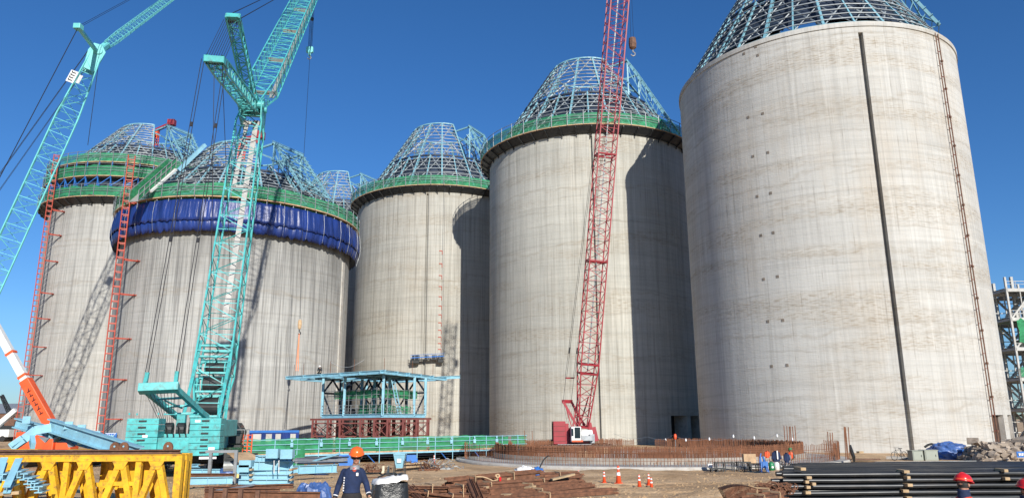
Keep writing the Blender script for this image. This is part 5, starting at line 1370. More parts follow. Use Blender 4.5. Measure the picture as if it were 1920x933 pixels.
bundle(850,915,1085,897,25.4,28.0,.5,.14,12,'long rusty bundle just under the webbing tied one')
bundle(905,921,1090,905,24.6,27.4,.4,.16,10,'rusty flat bundle at the middle right of the pile',bands=1)
bundle(1010,893,1090,890,28.5,29.2,.4,.16,8,'short rusty bundle reaching the small leaning cone',bands=1)
bundle(920,933,1110,911,23.6,26.4,.42,.16,10,'lower rusty bundle crossing the front of the pile',bands=1)
bundle(905,938,1155,920,22.9,26.2,.45,.14,10,'lowest rusty bundle, longest, nearest the camera',bands=1)
bundle(832,922,910,918,23.8,24.1,.5,.22,12,'short end on rusty channel bundle, left of the pile, ribbed edge',sec='i',bands=1)
bundle(832,933,910,930,23.2,23.5,.5,.16,10,'lower short rusty channel bundle beneath the ribbed one',sec='i',bands=1)
bundle(768,916,905,918,23.5,24.6,.55,.2,26,'fan of thin rusty bars behind the bulk bag',sec='bar',grp='thin rusty bar bundles')
bundle(770,928,880,940,22.4,22.9,.5,.24,30,'splayed thin rusty bars at the bottom right of the bulk bag',sec='bar',grp='thin rusty bar bundles')
bundle(766,912,800,942,23.2,21.6,.3,.12,18,'short thin grey brown bars splaying down from the bag',sec='bar',grp='thin rusty bar bundles',bands=0)
bundle(884,906,898,940,24.2,22.6,.35,.2,14,'upright splayed rusty angles crossing the middle of pile',sec='angle',grp='thin rusty bar bundles',bands=0)
for (u0,v0,u1,v1,y,lb) in ((1034,898,1076,888,26.8,'pale timber board lying on the right of the rusty pile'),(908,903,955,896,27.2,'thin weathered timber lying across the rusty pile'),(898,914,912,912,24.4,'small timber block in the rusty pile, left'),(945,927,955,926,23.4,'small timber block in the rusty pile, front'),(988,914,1000,910,25.4,'small timber block in the rusty pile, centre')):
    b=MB(); b.bar(W(u0,v0,y),W(u1,v1,y+.3),.22,.06); tag(b.build('timber_board',M['wood']),lb,'timber')
rp_=thing('webbing_rope','tan webbing rope curling over the top rusty bundle with a red tag','rope',W(920,895,26.8))
b=MB(); b.path([W(u,v,26.6) for u,v in ((893,893),(905,893),(915,896),(925,901),(932,899),(937,891),(934,888),(929,890),(932,894),(938,893))],.025,5); b.build('webbing',M['rope'],rp_)
b=MB(); b.box(W(938,897,26.5),(.07,.04,.14)); b.build('tag',M['red_hat'],rp_)
# white/blue sack with the bent black pipe
crumple(G(985,891,0),(.75,.4,.55),'white','cloth_sack','white crumpled sack lying behind the rusty pile','sack',20,.3)
crumple(G(1006,891,0),(.5,.35,.48),'blue_paint','blue_sack','bright blue crumpled sheet beside the white sack','sack',23,.3)
ar=thing('bent_pipe','thin black pipe rising from the blue sheet and bending right at its top','pipe',G(1008,884,0))
y=G(1008,886,0).y; b=MB(); b.path([W(u,v,y) for u,v in ((1008,886),(1014,871),(1020,860),(1027,854),(1036,851))],.045,6); b.build('pipe',M['dark'],ar)
b=MB(); b.tube(W(1028,853,y),W(1038,850.5,y),.05,6); b.build('rusty_tip',M['rust'],ar)

# ------------------------------------------------------------------ traffic cones
def cone(u,v,vt,label,big=False,tilt=0,grp='orange traffic cones on the soil'):
    g=G(u,v,0); g.z=gz(g.x,g.y); H=(v-vt)*math.hypot(1,0)*g.y/FPX
    t=thing('traffic_cone',label,'traffic cone',g,grp); r=H*.17
    MB().lathe([(r*1.45,0),(r*1.45,H*.035),(r*1.3,H*.05)],g,4 if big else 6).build('base',M['cone'],t)
    MB().lathe([(r,H*.04),(r*.42,H*.72),(r*.36,H*.97),(.01,H)],g,18).build('body',M['cone'],t,smooth=True)
    for z0,z1 in (((.45,.62),(.80,.87)) if big else ((.55,.66),(.82,.92))):
        f=lambda z:r*(1-(z-.04)/.68*.58) if z<.72 else r*(.42-(z-.72)/.25*.06)
        MB().lathe([(f(z0)+.012,H*z0),(f(z1)+.012,H*z1)],g,18,cap=False).build('reflective_band',M['reflect'],t,smooth=True)
    t.rotation_euler.y=tilt
    return t
cone(1133,902,882,'small orange cone just left of the largest cone')
cone(1160,904,873,'largest orange cone, with a broad white band',True)
cone(1199,912,889,'small orange cone standing apart, left of the close pair')
cone(1216.5,905,885,'rear small orange cone of the close pair')
cone(1221.5,911,889,'front small orange cone of the close pair')
cone(1085,897,882,'small cone half hidden at the end of the rusty bundles')
cone(1828,862,846,'orange white striped cone in front of the blue tarpaulin mound')
cone(814,867,853,'distant small orange cone beside the left end of the foundation')

# ------------------------------------------------------------------ benches, cylinders, clothes
yb=G(1390,884,0).y
lb=['leftmost black steel trestle bench, low one','second black steel trestle bench','third black steel trestle bench, tallest','rightmost black steel trestle bench beside the blue frame']
for k,(u0,u1,vt) in enumerate(((1333,1358,878),(1341,1378,867),(1382,1408,866),(1406,1436,869))):
    t=thing('trestle_bench',lb[k],'bench',Vector((W((u0+u1)/2,880,yb).x,yb,0)),'black steel trestle benches'); b=MB(); yk=yb+.2*k
    a=W(u0,vt,yk); c_=W(u1,vt,yk); MB().bar(a+Vector((0,.2,0)),c_+Vector((0,.2,0)),.5,.07).build('top',M['dark'],t)
    for x in (a.x+.08,(a.x+c_.x)/2,c_.x-.08):
        for y in (yk,yk+.45): MB().bar((x,y,0),(x,y,a.z-.03),.06).build('leg',M['dark'],t)
    b.bar((a.x,yk,.25),(c_.x,yk,.25),.05); b.build('stretcher',M['dark'],t)
tan=thing('tan_carton','open tan carton on the foundation edge behind the trestle benches','carton',G(1405,872,0)); b=MB(); p=W(1405,866,yb+1.5); b.box(Vector((p.x,p.y,.75)),(.8,.4,.6)); b.build('body',M['ply'],tan)
wb=thing('white_box','small white box on the foundation lip left of the benches','box',G(1331,876,.2)); b=MB(); b.box(G(1331,876,.2)+Vector((0,0,.12)),(.3,.25,.22)); b.build('body',M['white'],wb,bevel=.02); MB().box(G(1331,876,.2)+Vector((0,0,.24)),(.32,.27,.03)).build('lid',M['white'],wb)
bl=thing('blue_stand','small bright blue steel stand right of the benches','stand',G(1433,884,0)); g=G(1433,884,0)
for x,y in ((-.2,-.15),(.25,-.15),(.25,.2),(-.2,.2)): MB().bar(g+Vector((x,y,0)),g+Vector((x*.4-.1,y*.5,.95)),.06).build('leg',M['blue_paint'],bl)
b=MB(); b.box(g+Vector((.05,0,.45)),(.35,.3,.4)); b.bar(g+Vector((-.2,0,.9)),g+Vector((-.12,0,1.15)),.06); b.build('frame',M['blue_paint'],bl)
for u,mt,lb_,nm in ((1447,'green_paint','green gas cylinder right of the black benches','green'),(1457,'white','white gas cylinder next to the green one','white')):
    g=G(u,882.5,0); t=thing('gas_cylinder',lb_,'gas cylinder',g); r=.17; h=.58
    MB().lathe([(r,0),(r,h*.82),(r*.7,h*.95),(.05,h)],g,16).build('body',M[mt],t,smooth=True)
    b=MB(); b.tube(g+Vector((0,0,h)),g+Vector((0,0,h+.07)),.03,8); b.tube(g+Vector((-.05,0,h+.06)),g+Vector((.05,0,h+.06)),.025,8); b.build('valve',M['dark'],t)
    b=MB(); b.box(g+Vector((.02,-r-.005,h*.45)),(.12,.02,.12)); b.build('label_sticker',M['reflect'],t)
def garment(u,v,mt,w_,h_,label,yy):
    c=W(u,v,yy); t=thing('hanging_jacket',label,'jacket',c,'jackets hung on the starter bars'); mb=MB(); n=14; vs=[]
    for j in range(9):
        z=h_/2-h_*j/8; wd=w_*(.35+.65*min(1,j/2.5))*(1-.1*(j>6))
        for i in range(n): a=2*pi*i/n; vs.append(c+Vector((cos(a)*wd/2*(1+.25*mnoise.noise(Vector((a,j*.6,u)))),sin(a)*.12,z)))
    mb.add(vs,[(j*n+i,j*n+(i+1)%n,(j+1)*n+(i+1)%n,(j+1)*n+i) for j in range(8) for i in range(n)]+[tuple(range(n))]); mb.build('body',M[mt],t,smooth=True)
    for s in (-1,1): MB().tube(c+Vector((s*w_*.3,0,h_*.33)),c+Vector((s*w_*.52,-.05,-h_*.3)),.09,8,.06).build('sleeve',M[mt],t)
garment(1455,854,'navy',.50,.62,'navy jacket with white stripe hung over the starter bars, left one',47.2)
garment(1475,857,'navy',.30,.58,'dark narrow jacket hung on the starter bars, right one',47.0)
garment(1438,851,'cone',.22,.42,'faded orange vest hung on the starter bars above the blue stand',47.4)
b=MB(); b.box(W(1457.5,852,47),(.07,.05,.5)); 
tag(b.build('white_towel',M['white']),'narrow white towel hanging beside the navy jacket','towel')
tangle(1468,878,.7,14,'dark','black hoses heaped behind the gas cylinders','hose_heap',.5)

# ------------------------------------------------------------------ black pipe stack
yp=29.3; DP=.178; dz=.204
base=Vector((W(1468,900,yp).x,yp,gz(12,yp)))
LP=17
def pipe(x,y,z,label,grp,sk=0):
    b=MB(); pts=[Vector((x+LP*i/8,y+.03*mnoise.noise(Vector((i*.7,y*9,z*9))),z+.045*mnoise.noise(Vector((i*.6,y*7,z*5+3)))-sk*(8-i)/8)) for i in range(9)]
    n=12; vs=[]
    for p in pts:
        for k in range(n): a=2*pi*k/n; vs.append(p+Vector((0,cos(a)*DP/2,sin(a)*DP/2)))
    b.add(vs,[(i*n+k,i*n+(k+1)%n,(i+1)*n+(k+1)%n,(i+1)*n+k) for i in range(8) for k in range(n)])
    for e in (0,8*n): b.add([vs[e+k].lerp(pts[0 if e==0 else 8],.15) for k in range(n)],[tuple(range(n))])
    o=b.build('steel_pipe',M['pipe'],smooth=True); return tag(o,label,'pipe',grp)
NL_=6; ztop=W(1600,884,yp).z
for l in range(NL_):
    z=ztop-DP/2-l*dz
    for j in range(2 if l else 30):
        if l==0: lb_='black steel pipe in the top layer of the big stack at lower right'; gg='top layer of black pipes'
        else: lb_=['','second','third','fourth','fifth','lowest'][l]+' layer black pipe in the '+['front face','second row'][j]+' of the big stack'; gg='black pipes in the stack face'
        pipe(base.x+rnd(-.5,.5)+j*.10,yp+j*.215,z+(rnd(-.015,.03) if l==0 else 0),lb_,gg,sk=(0 if l==0 else rnd(0,.05)*l*.6))
# inner pipes behind the face keep the left end closed
for l in range(1,NL_):
    for j in range(2,12):
        x=base.x+rnd(-.1,.5)+j*.10; y=yp+j*.215; z=ztop-DP/2-l*dz; b=MB(); b.tube((x,y,z),(x+LP,y,z),DP/2,8)
        tag(b.build('steel_pipe',M['pipe']),'black pipe deep inside the big stack, only its left end showing','pipe','inner pipes of the big stack')
k=0
for (u,vs_) in ((1512,(893,901,911,921)),(1700,(882,893,907,918,931)),(1500,(877,)),(1885,(880,895)),(1524,(905,))):
    for v in vs_:
        p=W(u+rnd(-4,4),v+1,yp-.12); b=MB(); b.box(p+Vector((0,.2,0)),(rnd(.13,.22),.75,.11),rnd(-.12,.12)); k+=1
        tag(b.build('timber_spacer',M['wood'],bevel=.01),('timber spacer in the left column of blocks in the black pipe stack' if u<1600 else 'timber spacer in the middle column of blocks in the black pipe stack' if u<1800 else 'timber spacer in the right column of blocks in the black pipe stack'),'timber','left column of timber spacers' if u<1600 else 'middle column of timber spacers' if u<1800 else 'right column of timber spacers')
b=MB(); 
for x in (1505,1700,1890): p=W(x,930,yp); b.box((p.x,yp+3,base.z+.04),(.2,6.5,.1))
# rusty coils/bundles left of pipes
def coil(u,v,y,n,label,w_=.8,h_=.35):
    g=W(u,v,y); t=thing('rebar_offcut_heap',label,'scrap heap',g); b=MB()
    for k in range(n):
        c=g+Vector((rnd(-w_,w_),rnd(-.3,.3),rnd(0,h_)*(1-abs(rnd(-.5,.5))))); a=rnd(0,6.3); r=rnd(.08,.2)
        b.path([c+Vector((cos(a+i*.9)*r,sin(a+i*.5)*r*.6,sin(a+i*.9)*r*.6)) for i in range(5)],.018,4)
    tag(b.build('offcuts',M['rust'],t),kind='stuff'); return t
coil(1452,921,25.5,90,'heap of curled rusty rebar offcuts left of the black pipes',.55,.3)
bundle(1392,925,1445,921,24,25.4,.4,.15,16,'rusty bar bundle with white tie, beside the curled offcuts',sec='bar',grp='rusty bars at lower right')
b0=thing('rebar_stirrups','row of rusty rebar stirrups fanned out at the bottom, right of centre','stirrups',W(1385,930,23.5))
for k in range(24):
    x=W(1364+k*1.9,930,23.3).x; z0=W(1380,936,23.3).z; zt=.30+.10*sin(pi*k/24); a=-.5+k*.045
    pts=[Vector((x-sin(a)*0,23.2,z0)),Vector((x+sin(a)*zt,23.2,z0+zt)),Vector((x+sin(a)*zt+.02,23.8,z0+zt)),Vector((x+.02,23.8,z0))]
    b=MB(); b.path(pts,.016,4,True); b.build('stirrup',M['rust'],b0)
bundle(1400,940,1470,928,22.5,23.4,.5,.22,12,'rust brown bundle with pale straps at the bottom, right of stirrups',grp='rusty bars at lower right')
# debris strip at bottom centre: litter and orange sheet
for (u,v,w_,mt,lb_) in ((1112,929,.35,'cone','small orange plastic sheet at the bottom edge, centre'),(1090,929,.18,'white','small white litter scrap left of the orange sheet'),(1020,926,.4,'wood','flat timber scrap on soil below the rusty pile'),(980,930,.35,'wood','short timber scrap at the bottom edge below the rusty pile')):
    g=W(u,v,30.5); g.z=gz(g.x,30.5); crumple(g,(w_,.25,.08),mt,'litter_scrap',lb_,'litter',u,.4)

# ------------------------------------------------------------------ right background clutter
# rubble
def rock_mesh(mb,c,s):
    vs=[]; r=[]
    for (x,y,z) in ((-1,-1,-1),(1,-1,-1),(1,1,-1),(-1,1,-1),(-1,-1,1),(1,-1,1),(1,1,1),(-1,1,1)):
        vs.append(Vector((x*rnd(.6,1.1)*s[0],y*rnd(.6,1.1)*s[1],z*rnd(.5,1.1)*s[2])))
    R_=Matrix.Rotation(rnd(0,6.3),3,'Z')@Matrix.Rotation(rnd(-.6,.6),3,'X'); mb.add([c+R_@v for v in vs],[(3,2,1,0),(4,5,6,7),(0,1,5,4),(1,2,6,5),(2,3,7,6),(3,0,4,7)])
yr=60; x0=W(1822,850,yr).x; x1=W(1990,850,yr).x
core=MB(); vs=[]; nx_,ny_=30,8
for j in range(ny_+1):
    for i in range(nx_+1):
        u=i/nx_; v=j/ny_; h=1.55*min(1,u*6)*math.sin(pi*min(1,max(0,v)))**.6*(1-.15*sin(u*7)); vs.append(Vector((x0+(x1-x0)*u,yr-1.6+4.2*v,h*.85-.02)))
core.add(vs,[(j*(nx_+1)+i,j*(nx_+1)+i+1,(j+1)*(nx_+1)+i+1,(j+1)*(nx_+1)+i) for j in range(ny_) for i in range(nx_)])
for k in range(340):
    u=rnd(0.01,1); v=rnd(0,.85); h=1.55*min(1,u*6)*math.sin(pi*min(1,v+.02))**.6*(1-.15*sin(u*7)); s=rnd(.10,.38)
    rock_mesh(core,Vector((x0+(x1-x0)*u,yr-1.6+4.2*v,h*.85+rnd(-.1,.1))),(s*rnd(.8,1.5),s,s*rnd(.4,.8)))
rbm=core.build('rubble_heap',M['rock']); tag(rbm,'heap of pale broken concrete rubble beside the blue tarpaulin mound','rubble',kind='stuff')
rk=MB(); rock_mesh(rk,Vector((x0+.3,yr,1.5)),(.45,.35,.3)); tag(rk.build('concrete_lump',M['rock']),'large grey concrete lump topping the left end of the rubble','rock')
# blue tarp mound
g=G(1797,861,0); crumple(g+Vector((0,1.2,0)),(1.75,1.3,1.32),'tarp_mid','tarp_mound','bright blue tarpaulin covered mound in front of the nearest silo','tarpaulin mound',31,.13,44,.25)
b=MB(); g2=G(1760,858,0); b.path([g2+Vector((-.9+.3*k,0.3,.9+.25*sin(k*.8))) for k in range(6)],.1,6); tag(b.build('black_hose',M['rubber']),'thick black hose arching left of the blue tarpaulin mound','hose')
# cabinets
for u0,u1,vt,lb_ in ((1713,1732,846,'left grey green electrical cabinet near the nearest silo'),(1736,1760,845,'right grey green electrical cabinet beside the blue mound')):
    g=G((u0+u1)/2,863,0); wd=(u1-u0)*g.y/FPX; h=(863-vt)*g.y/FPX; t=thing('electrical_cabinet',lb_,'cabinet',g)
    MB().box(g+Vector((0,.4,h/2)),(wd,.8,h)).build('body',M['grey_box'],t,bevel=.02)
    MB().box(g+Vector((0,.4,h+.02)),(wd+.08,.9,.05)).build('lid',M['grey_box'],t)
    MB().box(g+Vector((0,-.01,h*.5)),(wd*.85,.03,h*.8)).build('door',M['grey_box'],t); MB().box(g+Vector((wd*.3,-.035,h*.5)),(.04,.03,.16)).build('handle',M['dark'],t)
def bicycle(u,v,label,rz,mt='dark'):
    g=G(u,v,0); t=thing('bicycle',label,'bicycle',g,'bicycles parked before the silo'); d=Vector((cos(rz),sin(rz),0)); Z=Vector((0,0,1)); n=Vector((-d.y,d.x,0))
    for x in (-.52,.52):
        c=g+d*x+Z*.34; b=MB(); pts=[c+d*cos(2*pi*i/18)*.33+Z*sin(2*pi*i/18)*.33 for i in range(18)]; b.path(pts,.022,5,True); w_=b.build('wheel',M['rubber'],t)
        b=MB()
        for i in range(8): b.tube(c,c+(d*cos(pi*i/4)+Z*sin(pi*i/4))*.32,.005,3)
        b.tube(c-n*.05,c+n*.05,.03,6); b.build('spokes',M['galv'],w_)
    b=MB(); P=[g+d*-.52+Z*.34,g+d*-.08+Z*.30,g+d*-.2+Z*.82,g+d*.35+Z*.80,g+d*.52+Z*.34,g+d*.33+Z*.98]
    for i,j in ((0,1),(0,2),(1,2),(1,3),(2,3),(3,4),(3,5)): b.tube(P[i],P[j],.02,5)
    b.build('frame',M[mt],t); b=MB(); b.box(P[2]+Z*.09,(.26,.14,.06),rz); b.tube(P[2],P[2]+Z*.08,.015,5); b.build('saddle',M['dark'],t)
    b=MB(); b.path([P[5]-n*.28-d*.12,P[5]-n*.1,P[5]+n*.1,P[5]+n*.28-d*.12],.018,5); b.build('handlebar',M['galv'],t)
bicycle(1687,862,'dark bicycle parked left of the grey cabinets',rad(200))
bicycle(1812,862,'bicycle parked against the blue tarpaulin mound',rad(15),'blue_paint')
# timber stack & prop
for k in range(9):
    b=MB(); b.bar(G(1598+rnd(-2,2),860,.05+.09*(k//3))+Vector((0,.3*(k%3),0)),G(1652+rnd(-8,4),860,.05+.09*(k//3))+Vector((0,.3*(k%3),0)),.24,.07); tag(b.build('timber_plank',M['wood' if k%2 else 'rust_rail']),'weathered plank in the low timber stack before the nearest silo','timber','planks in the low stack before the nearest silo')
b=MB(); b.box(G(1618,860,0)+Vector((0,.4,.55)),(.5,.3,.16),.4); tag(b.build('wood_block',M['wood']),'pale wood block on top of the low plank stack','wood block')
b=MB(); b.bar(W(1594,838,57),W(1602,860,56),.12,.5); tag(b.build('leaning_board',M['dark']),'dark board leaning at the right end of the rebar curtain','board')
b=MB(); b.bar(G(1662,858,.06),G(1712,859,.06),.3,.3); tag(b.build('concrete_kerb',M['conc_slab']),'low pale kerb beam along the foot of the nearest silo','kerb')
b=MB(); b.bar(G(1640,866,.05),G(1900,863,.05),.12,.1); tag(b.build('steel_rail',M['galv']),'long thin grey rail lying behind the black pipe stack','rail')
bs_=thing('blue_sign_board','small blue site board with white strokes on the rubble at the right edge','sign',W(1914,852,57))
MB().box(W(1915,851,57),(.7,.05,.42)).build('board',M['blue_paint'],bs_); b=MB()
for k in range(4): b.box(W(1911+k*3,851,56.9),(.07,.03,.18))
b.build('lettering',M['reflect'],bs_)

# ------------------------------------------------------------------ string of lamps in front of the silos
sl_=thing('lamp_string','slack wire with small white bulbs strung across the foundation before the silos','lamp string',(W(1360,830,84).x,84,0))
ys_=84; nodes=[(1150,812),(1215,818),(1262,815),(1330,821),(1375,814),(1414,812),(1457,812),(1500,808)]
b=MB()
for (u0,v0),(u1,v1) in zip(nodes,nodes[1:]):
    if u1>1330: ya=72; 
    else: ya=84
    ya=84-(u0-1150)*.05; yb_=84-(u1-1150)*.05
    a=W(u0,v0,ya); c_=W(u1,v1,yb_); pts=[a.lerp(c_,i/8)-Vector((0,0,.35*sin(pi*i/8))) for i in range(9)]; b.path(pts,.013,3)
b.build('wire',M['galv'],sl_)
for u,v in ((1248,824),(1286,824),(1330,822),(1375,817),(1414,820),(1457,816),(1486,823)):
    y=84-(u-1150)*.05; p=W(u,v,y); MB().lathe([(.02,.16),(.05,.1),(.09,0),(.08,-.1),(.02,-.16)],p,10).build('bulb',M['reflect'],sl_,smooth=True)
for u in (1266,):
    y=84-(u-1150)*.05; p=W(u,818,y); q=Vector((p.x,p.y,0)); MB().tube(q,p+Vector((0,0,.2)),.03,5).build('pole',M['galv'],sl_)
    MB().lathe([(.02,.3),(.12,.24),(.16,0),(.12,-.22),(.02,-.28)],p,12).build('warning_lamp',M['cone'],sl_,smooth=True)

# ------------------------------------------------------------------ gondola and guide brackets on the shaded silo
gp,ga=wall_pt(C4,803,672,1.0); e=Vector((cos(ga),sin(ga),0)); tn=Vector((-sin(ga),cos(ga),0))
go_=thing('gondola','dark suspended work gondola with blue rail hanging on cables before a silo','gondola',gp)
b=MB(); b.bar(gp-tn*3.0-Vector((0,0,.4)),gp+tn*3.0-Vector((0,0,.1)),.8,.1,up=(0,0,1)); b.build('platform',M['dark'],go_)
b=MB()
for z in (.5,.9): b.bar(gp-tn*3+e*.4+Vector((0,0,z-.4)),gp+tn*3+e*.4+Vector((0,0,z-.1)),.07)
b.bar(gp-tn*3+e*.42+Vector((0,0,.05)),gp+tn*3+e*.42+Vector((0,0,.3)),.06,.10); b.build('blue_rail',M['blue_paint'],go_)
for k in range(9): p=gp+tn*(-3+6*k/8)+e*.4+Vector((0,0,-.35+.3*k/8)); MB().bar(p,p+Vector((0,0,1.1)),.06).build('stanchion',M['galv'],go_)
b=MB(); 
for x,w_ in ((-2.1,1.3),(-.2,.7),(1.2,1.0),(2.3,.8)): b.box(gp+tn*x+Vector((0,0,.15)),(w_,.6,.8),ga+pi/2)
b.box(gp+tn*2.3-Vector((0,0,.5)),(1.0,.7,.6),ga+pi/2); b.box(gp-tn*2.2-Vector((0,0,.65)),(1.5,.7,.5),ga+pi/2); b.build('load_cover',M['dark'],go_,bevel=.08)
b=MB()
for u in (800,829): p,a_=wall_pt(C4,u,660,1.0); b.tube(p,Vector((p.x,p.y,HS-.4)),.035,4,cap=False)
p,a_=wall_pt(C4,799,680,1.0); b.tube(p,Vector((p.x,p.y,7)),.03,3,cap=False); b.build('suspension_cable',M['cable'],go_)
gb_=thing('guide_bracket_row','vertical row of small orange brackets on the wall above the gondola','brackets',wall_pt(C4,826,660,.1)[0])
v=470
while v<662:
    p,a_=wall_pt(C4,826-(v-470)*.012,v,.05); e_=Vector((cos(a_),sin(a_),0)); t_=Vector((-sin(a_),cos(a_),0)); b=MB()
    b.bar(p-t_*.25,p+t_*.3,.08,.14); b.bar(p+t_*.3,p+t_*.32-Vector((0,0,.7)),.09,.1); b.build('bracket',M['orange_red'],gb_); v+=24-(v-470)*.075
# hook and orange slings over the steel building
hk=W(562,608,90); h3=thing('hook_block','small yellow brown hook block above the left of the steel building, red slings below','hook block',hk,None)
MB().lathe([(.08,.6),(.22,.5),(.26,0),(.2,-.45),(.08,-.6)],hk,8).build('block',M['rope'],h3)
b=MB(); b.tube(hk+Vector((0,0,.7)),W(567,430,90),.03,4,cap=False); b.build('hoist_rope',M['cable'],h3)
b=MB(); b.path([hk+Vector(v_) for v_ in ((0,0,-.6),(0,0,-.85),(.18,0,-1.0),(.12,0,-1.2),(-.12,0,-1.15))],.06,6); b.build('hook',M['dark'],h3)
b=MB()
for u in (555,559): b.tube(hk-Vector((0,0,1.1)),W(u,695,88.5),.05,4,cap=False)
b.build('sling',M['sling'],h3)

# ------------------------------------------------------------------ blue boards behind the deck, orange ladder, banners
bp=thing('blue_form_panel','low blue sheeting panel with square cutouts behind the left part of the deck','panel',(W(513,830,72).x,72,0))
a=W(467,824,72); c_=W(560,824,72); zt=W(513,806,72).z; z0=.8
MB().box(((a.x+c_.x)/2,72,zt/2-.1),(c_.x-a.x,.06,zt-.2)).build('blue_sheet',M['blue_tarp'],bp)
b=MB(); b.bar((a.x,72,zt-.1),(c_.x,72,zt-.1),.08,.2); b.build('head_rail',M['blue_paint'],bp)
x=a.x; k=0; ws=[.25,.9,.45,.55,.35,.5,.9,.5,.4,.45,.45,.5]
while x<c_.x-.3:
    wd=ws[k%len(ws)]
    if k%2: MB().box((x+wd/2,71.9,1.72),(wd,.05,1.0)).build('pale_infill',M['conc_slab'],bp)
    x+=wd; k+=1
of=thing('ladder_frame','orange steel ladder frame standing at the left end of the scaffold deck','ladder',W(463,845,57.5)); yy=57
for u in (455,463,471): p=W(u,846,yy); MB().bar(Vector((p.x,yy,.3)),Vector((p.x,yy,W(u,813,yy).z)),.07).build('post',M['orange'],of)
b=MB()
for v in (815,822,829,836,843): b.bar(W(455,v,yy),W(471,v,yy),.05)
b.build('rungs',M['orange'],of)
sn=thing('site_banner','small blue white banner with red lettering on the wall foot, left silo','banner',wall_pt(C1,200,817,.3)[0])
p=W(203,817,100); MB().box(p,(2.2,.05,.85)).build('panel',M['blue_paint'],sn); b=MB()
for k in range(6): x=p.x-.75+k*.3; b.box((x,99.95,p.z+.05),(.05,.03,.4)); b.box((x+.08,99.95,p.z+.1*(k%3)),(.18,.03,.06)); 
b.build('lettering',M['reflect'],sn); MB().box((p.x,99.96,p.z+.36),(2.0,.03,.06)).build('border',M['reflect'],sn)
for s in (-1,1): MB().bar((p.x+s,100.1,0),(p.x+s,100.1,p.z+.4),.08).build('post',M['galv'],sn)

# ------------------------------------------------------------------ far left background
fb=thing('site_shed','distant low brown grey industrial shed at the far left horizon','building',(W(10,800,260).x,260,0))
x0=W(-60,800,260).x; x1=W(50,800,260).x
b=MB(); b.box(((x0+x1)/2,268,3.5),(x1-x0,16,7)); b.build('wall',M['rust_rail'],fb)
b=MB(); b.prism([Vector((x0-.5,259.5,7)),Vector((x0-.5,276.5,7)),Vector((x0-.5,268,10.5))],(x1-x0+1,0,0)); b.build('roof',M['galv'],fb)
for k in range(3): MB().box((x0+5+k*6,259.9,3.5),(2.5,.1,2)).build('window',M['glass'],fb)
wbm=thing('mobile_crane','distant mobile crane with raised white boom at the far left','crane',(W(2,820,150).x,150,0))
b=MB(); b.bar(W(-12,803,150),W(30,768,150),.8,.9); b.build('boom',M['white'],wbm); b=MB(); b.box((W(-10,815,150).x,150,1.6),(7,2.4,1.4)); b.build('chassis',M['white'],wbm)
for k in range(3): x=W(-10,815,150).x-2.4+k*2.4; MB().tube((x,148.7,.55),(x,151.3,.55),.55,14).build('wheel',M['rubber'],wbm)
MB().box((W(-10,815,150).x-2.6,150,2.8),(1.6,2.2,1.2)).build('cab',M['galv'],wbm)
dk_=thing('far_crane_arm','thin dark lattice arm of a distant crane at the left edge','crane',(W(22,800,180).x,180,0))
b=MB(); lattice(b,W(22,782,180),W(3,740,180),(1,0,0),[(0,.8,.8),(1,.5,.5)],.12,.07,8); b.build('arm',M['dark'],dk_); b=MB(); p=W(22,790,180); b.box((p.x,180,1.5),(4,3,3)); b.build('body',M['dark'],dk_)
for k in range(26):
    pass
ht=thing('tree_line','low leafy treeline on the distant horizon','treeline',(0,700,0)); ht['kind']='stuff'
m_tree=pmat('distant foliage',(.06,.075,.05),.9,0,.3,.2)
mb=MB()
for k in range(900):
    x=rnd(-600,640); y=rnd(680,760); z=rnd(.5,7.5)*(0.7+.3*mnoise.noise(Vector((x*.02,0,0)))); s=rnd(1.5,4)
    mb.add([Vector((x,y,z))+Vector((rnd(-s,s),rnd(-s,s),rnd(-s,s)*.7)) for _ in range(5)],[(0,1,2),(1,2,3),(2,3,4),(0,3,4)])
mb.build('foliage',m_tree,ht)

# clods and pebbles strewn over the near soil
mb=MB()
for k in range(5200):
    y=rnd(31,47); x=(rnd(-.72,.72))*y; 
    if rnd(0,1)<.5: y=31+abs(random.gauss(0,5))
    if (Vector((x,y,0))-FC).length<FR+.2: continue
    s=abs(random.gauss(0,.035))+.012; z=gz(x,y)
    mb.add([Vector((x,y,z+s*.8)),Vector((x-s,y-s*.6,z-.01)),Vector((x+s,y-s*.7,z-.01)),Vector((x+s*.8,y+s,z-.01)),Vector((x-s*.8,y+s,z-.01))],[(0,1,2),(0,2,3),(0,3,4),(0,4,1)])
tag(mb.build('soil_clods',pmat('dry soil clods',(.40,.27,.15),.95,0,.35,1)),'loose clods and pebbles strewn over the sandy soil','pebbles',kind='stuff')
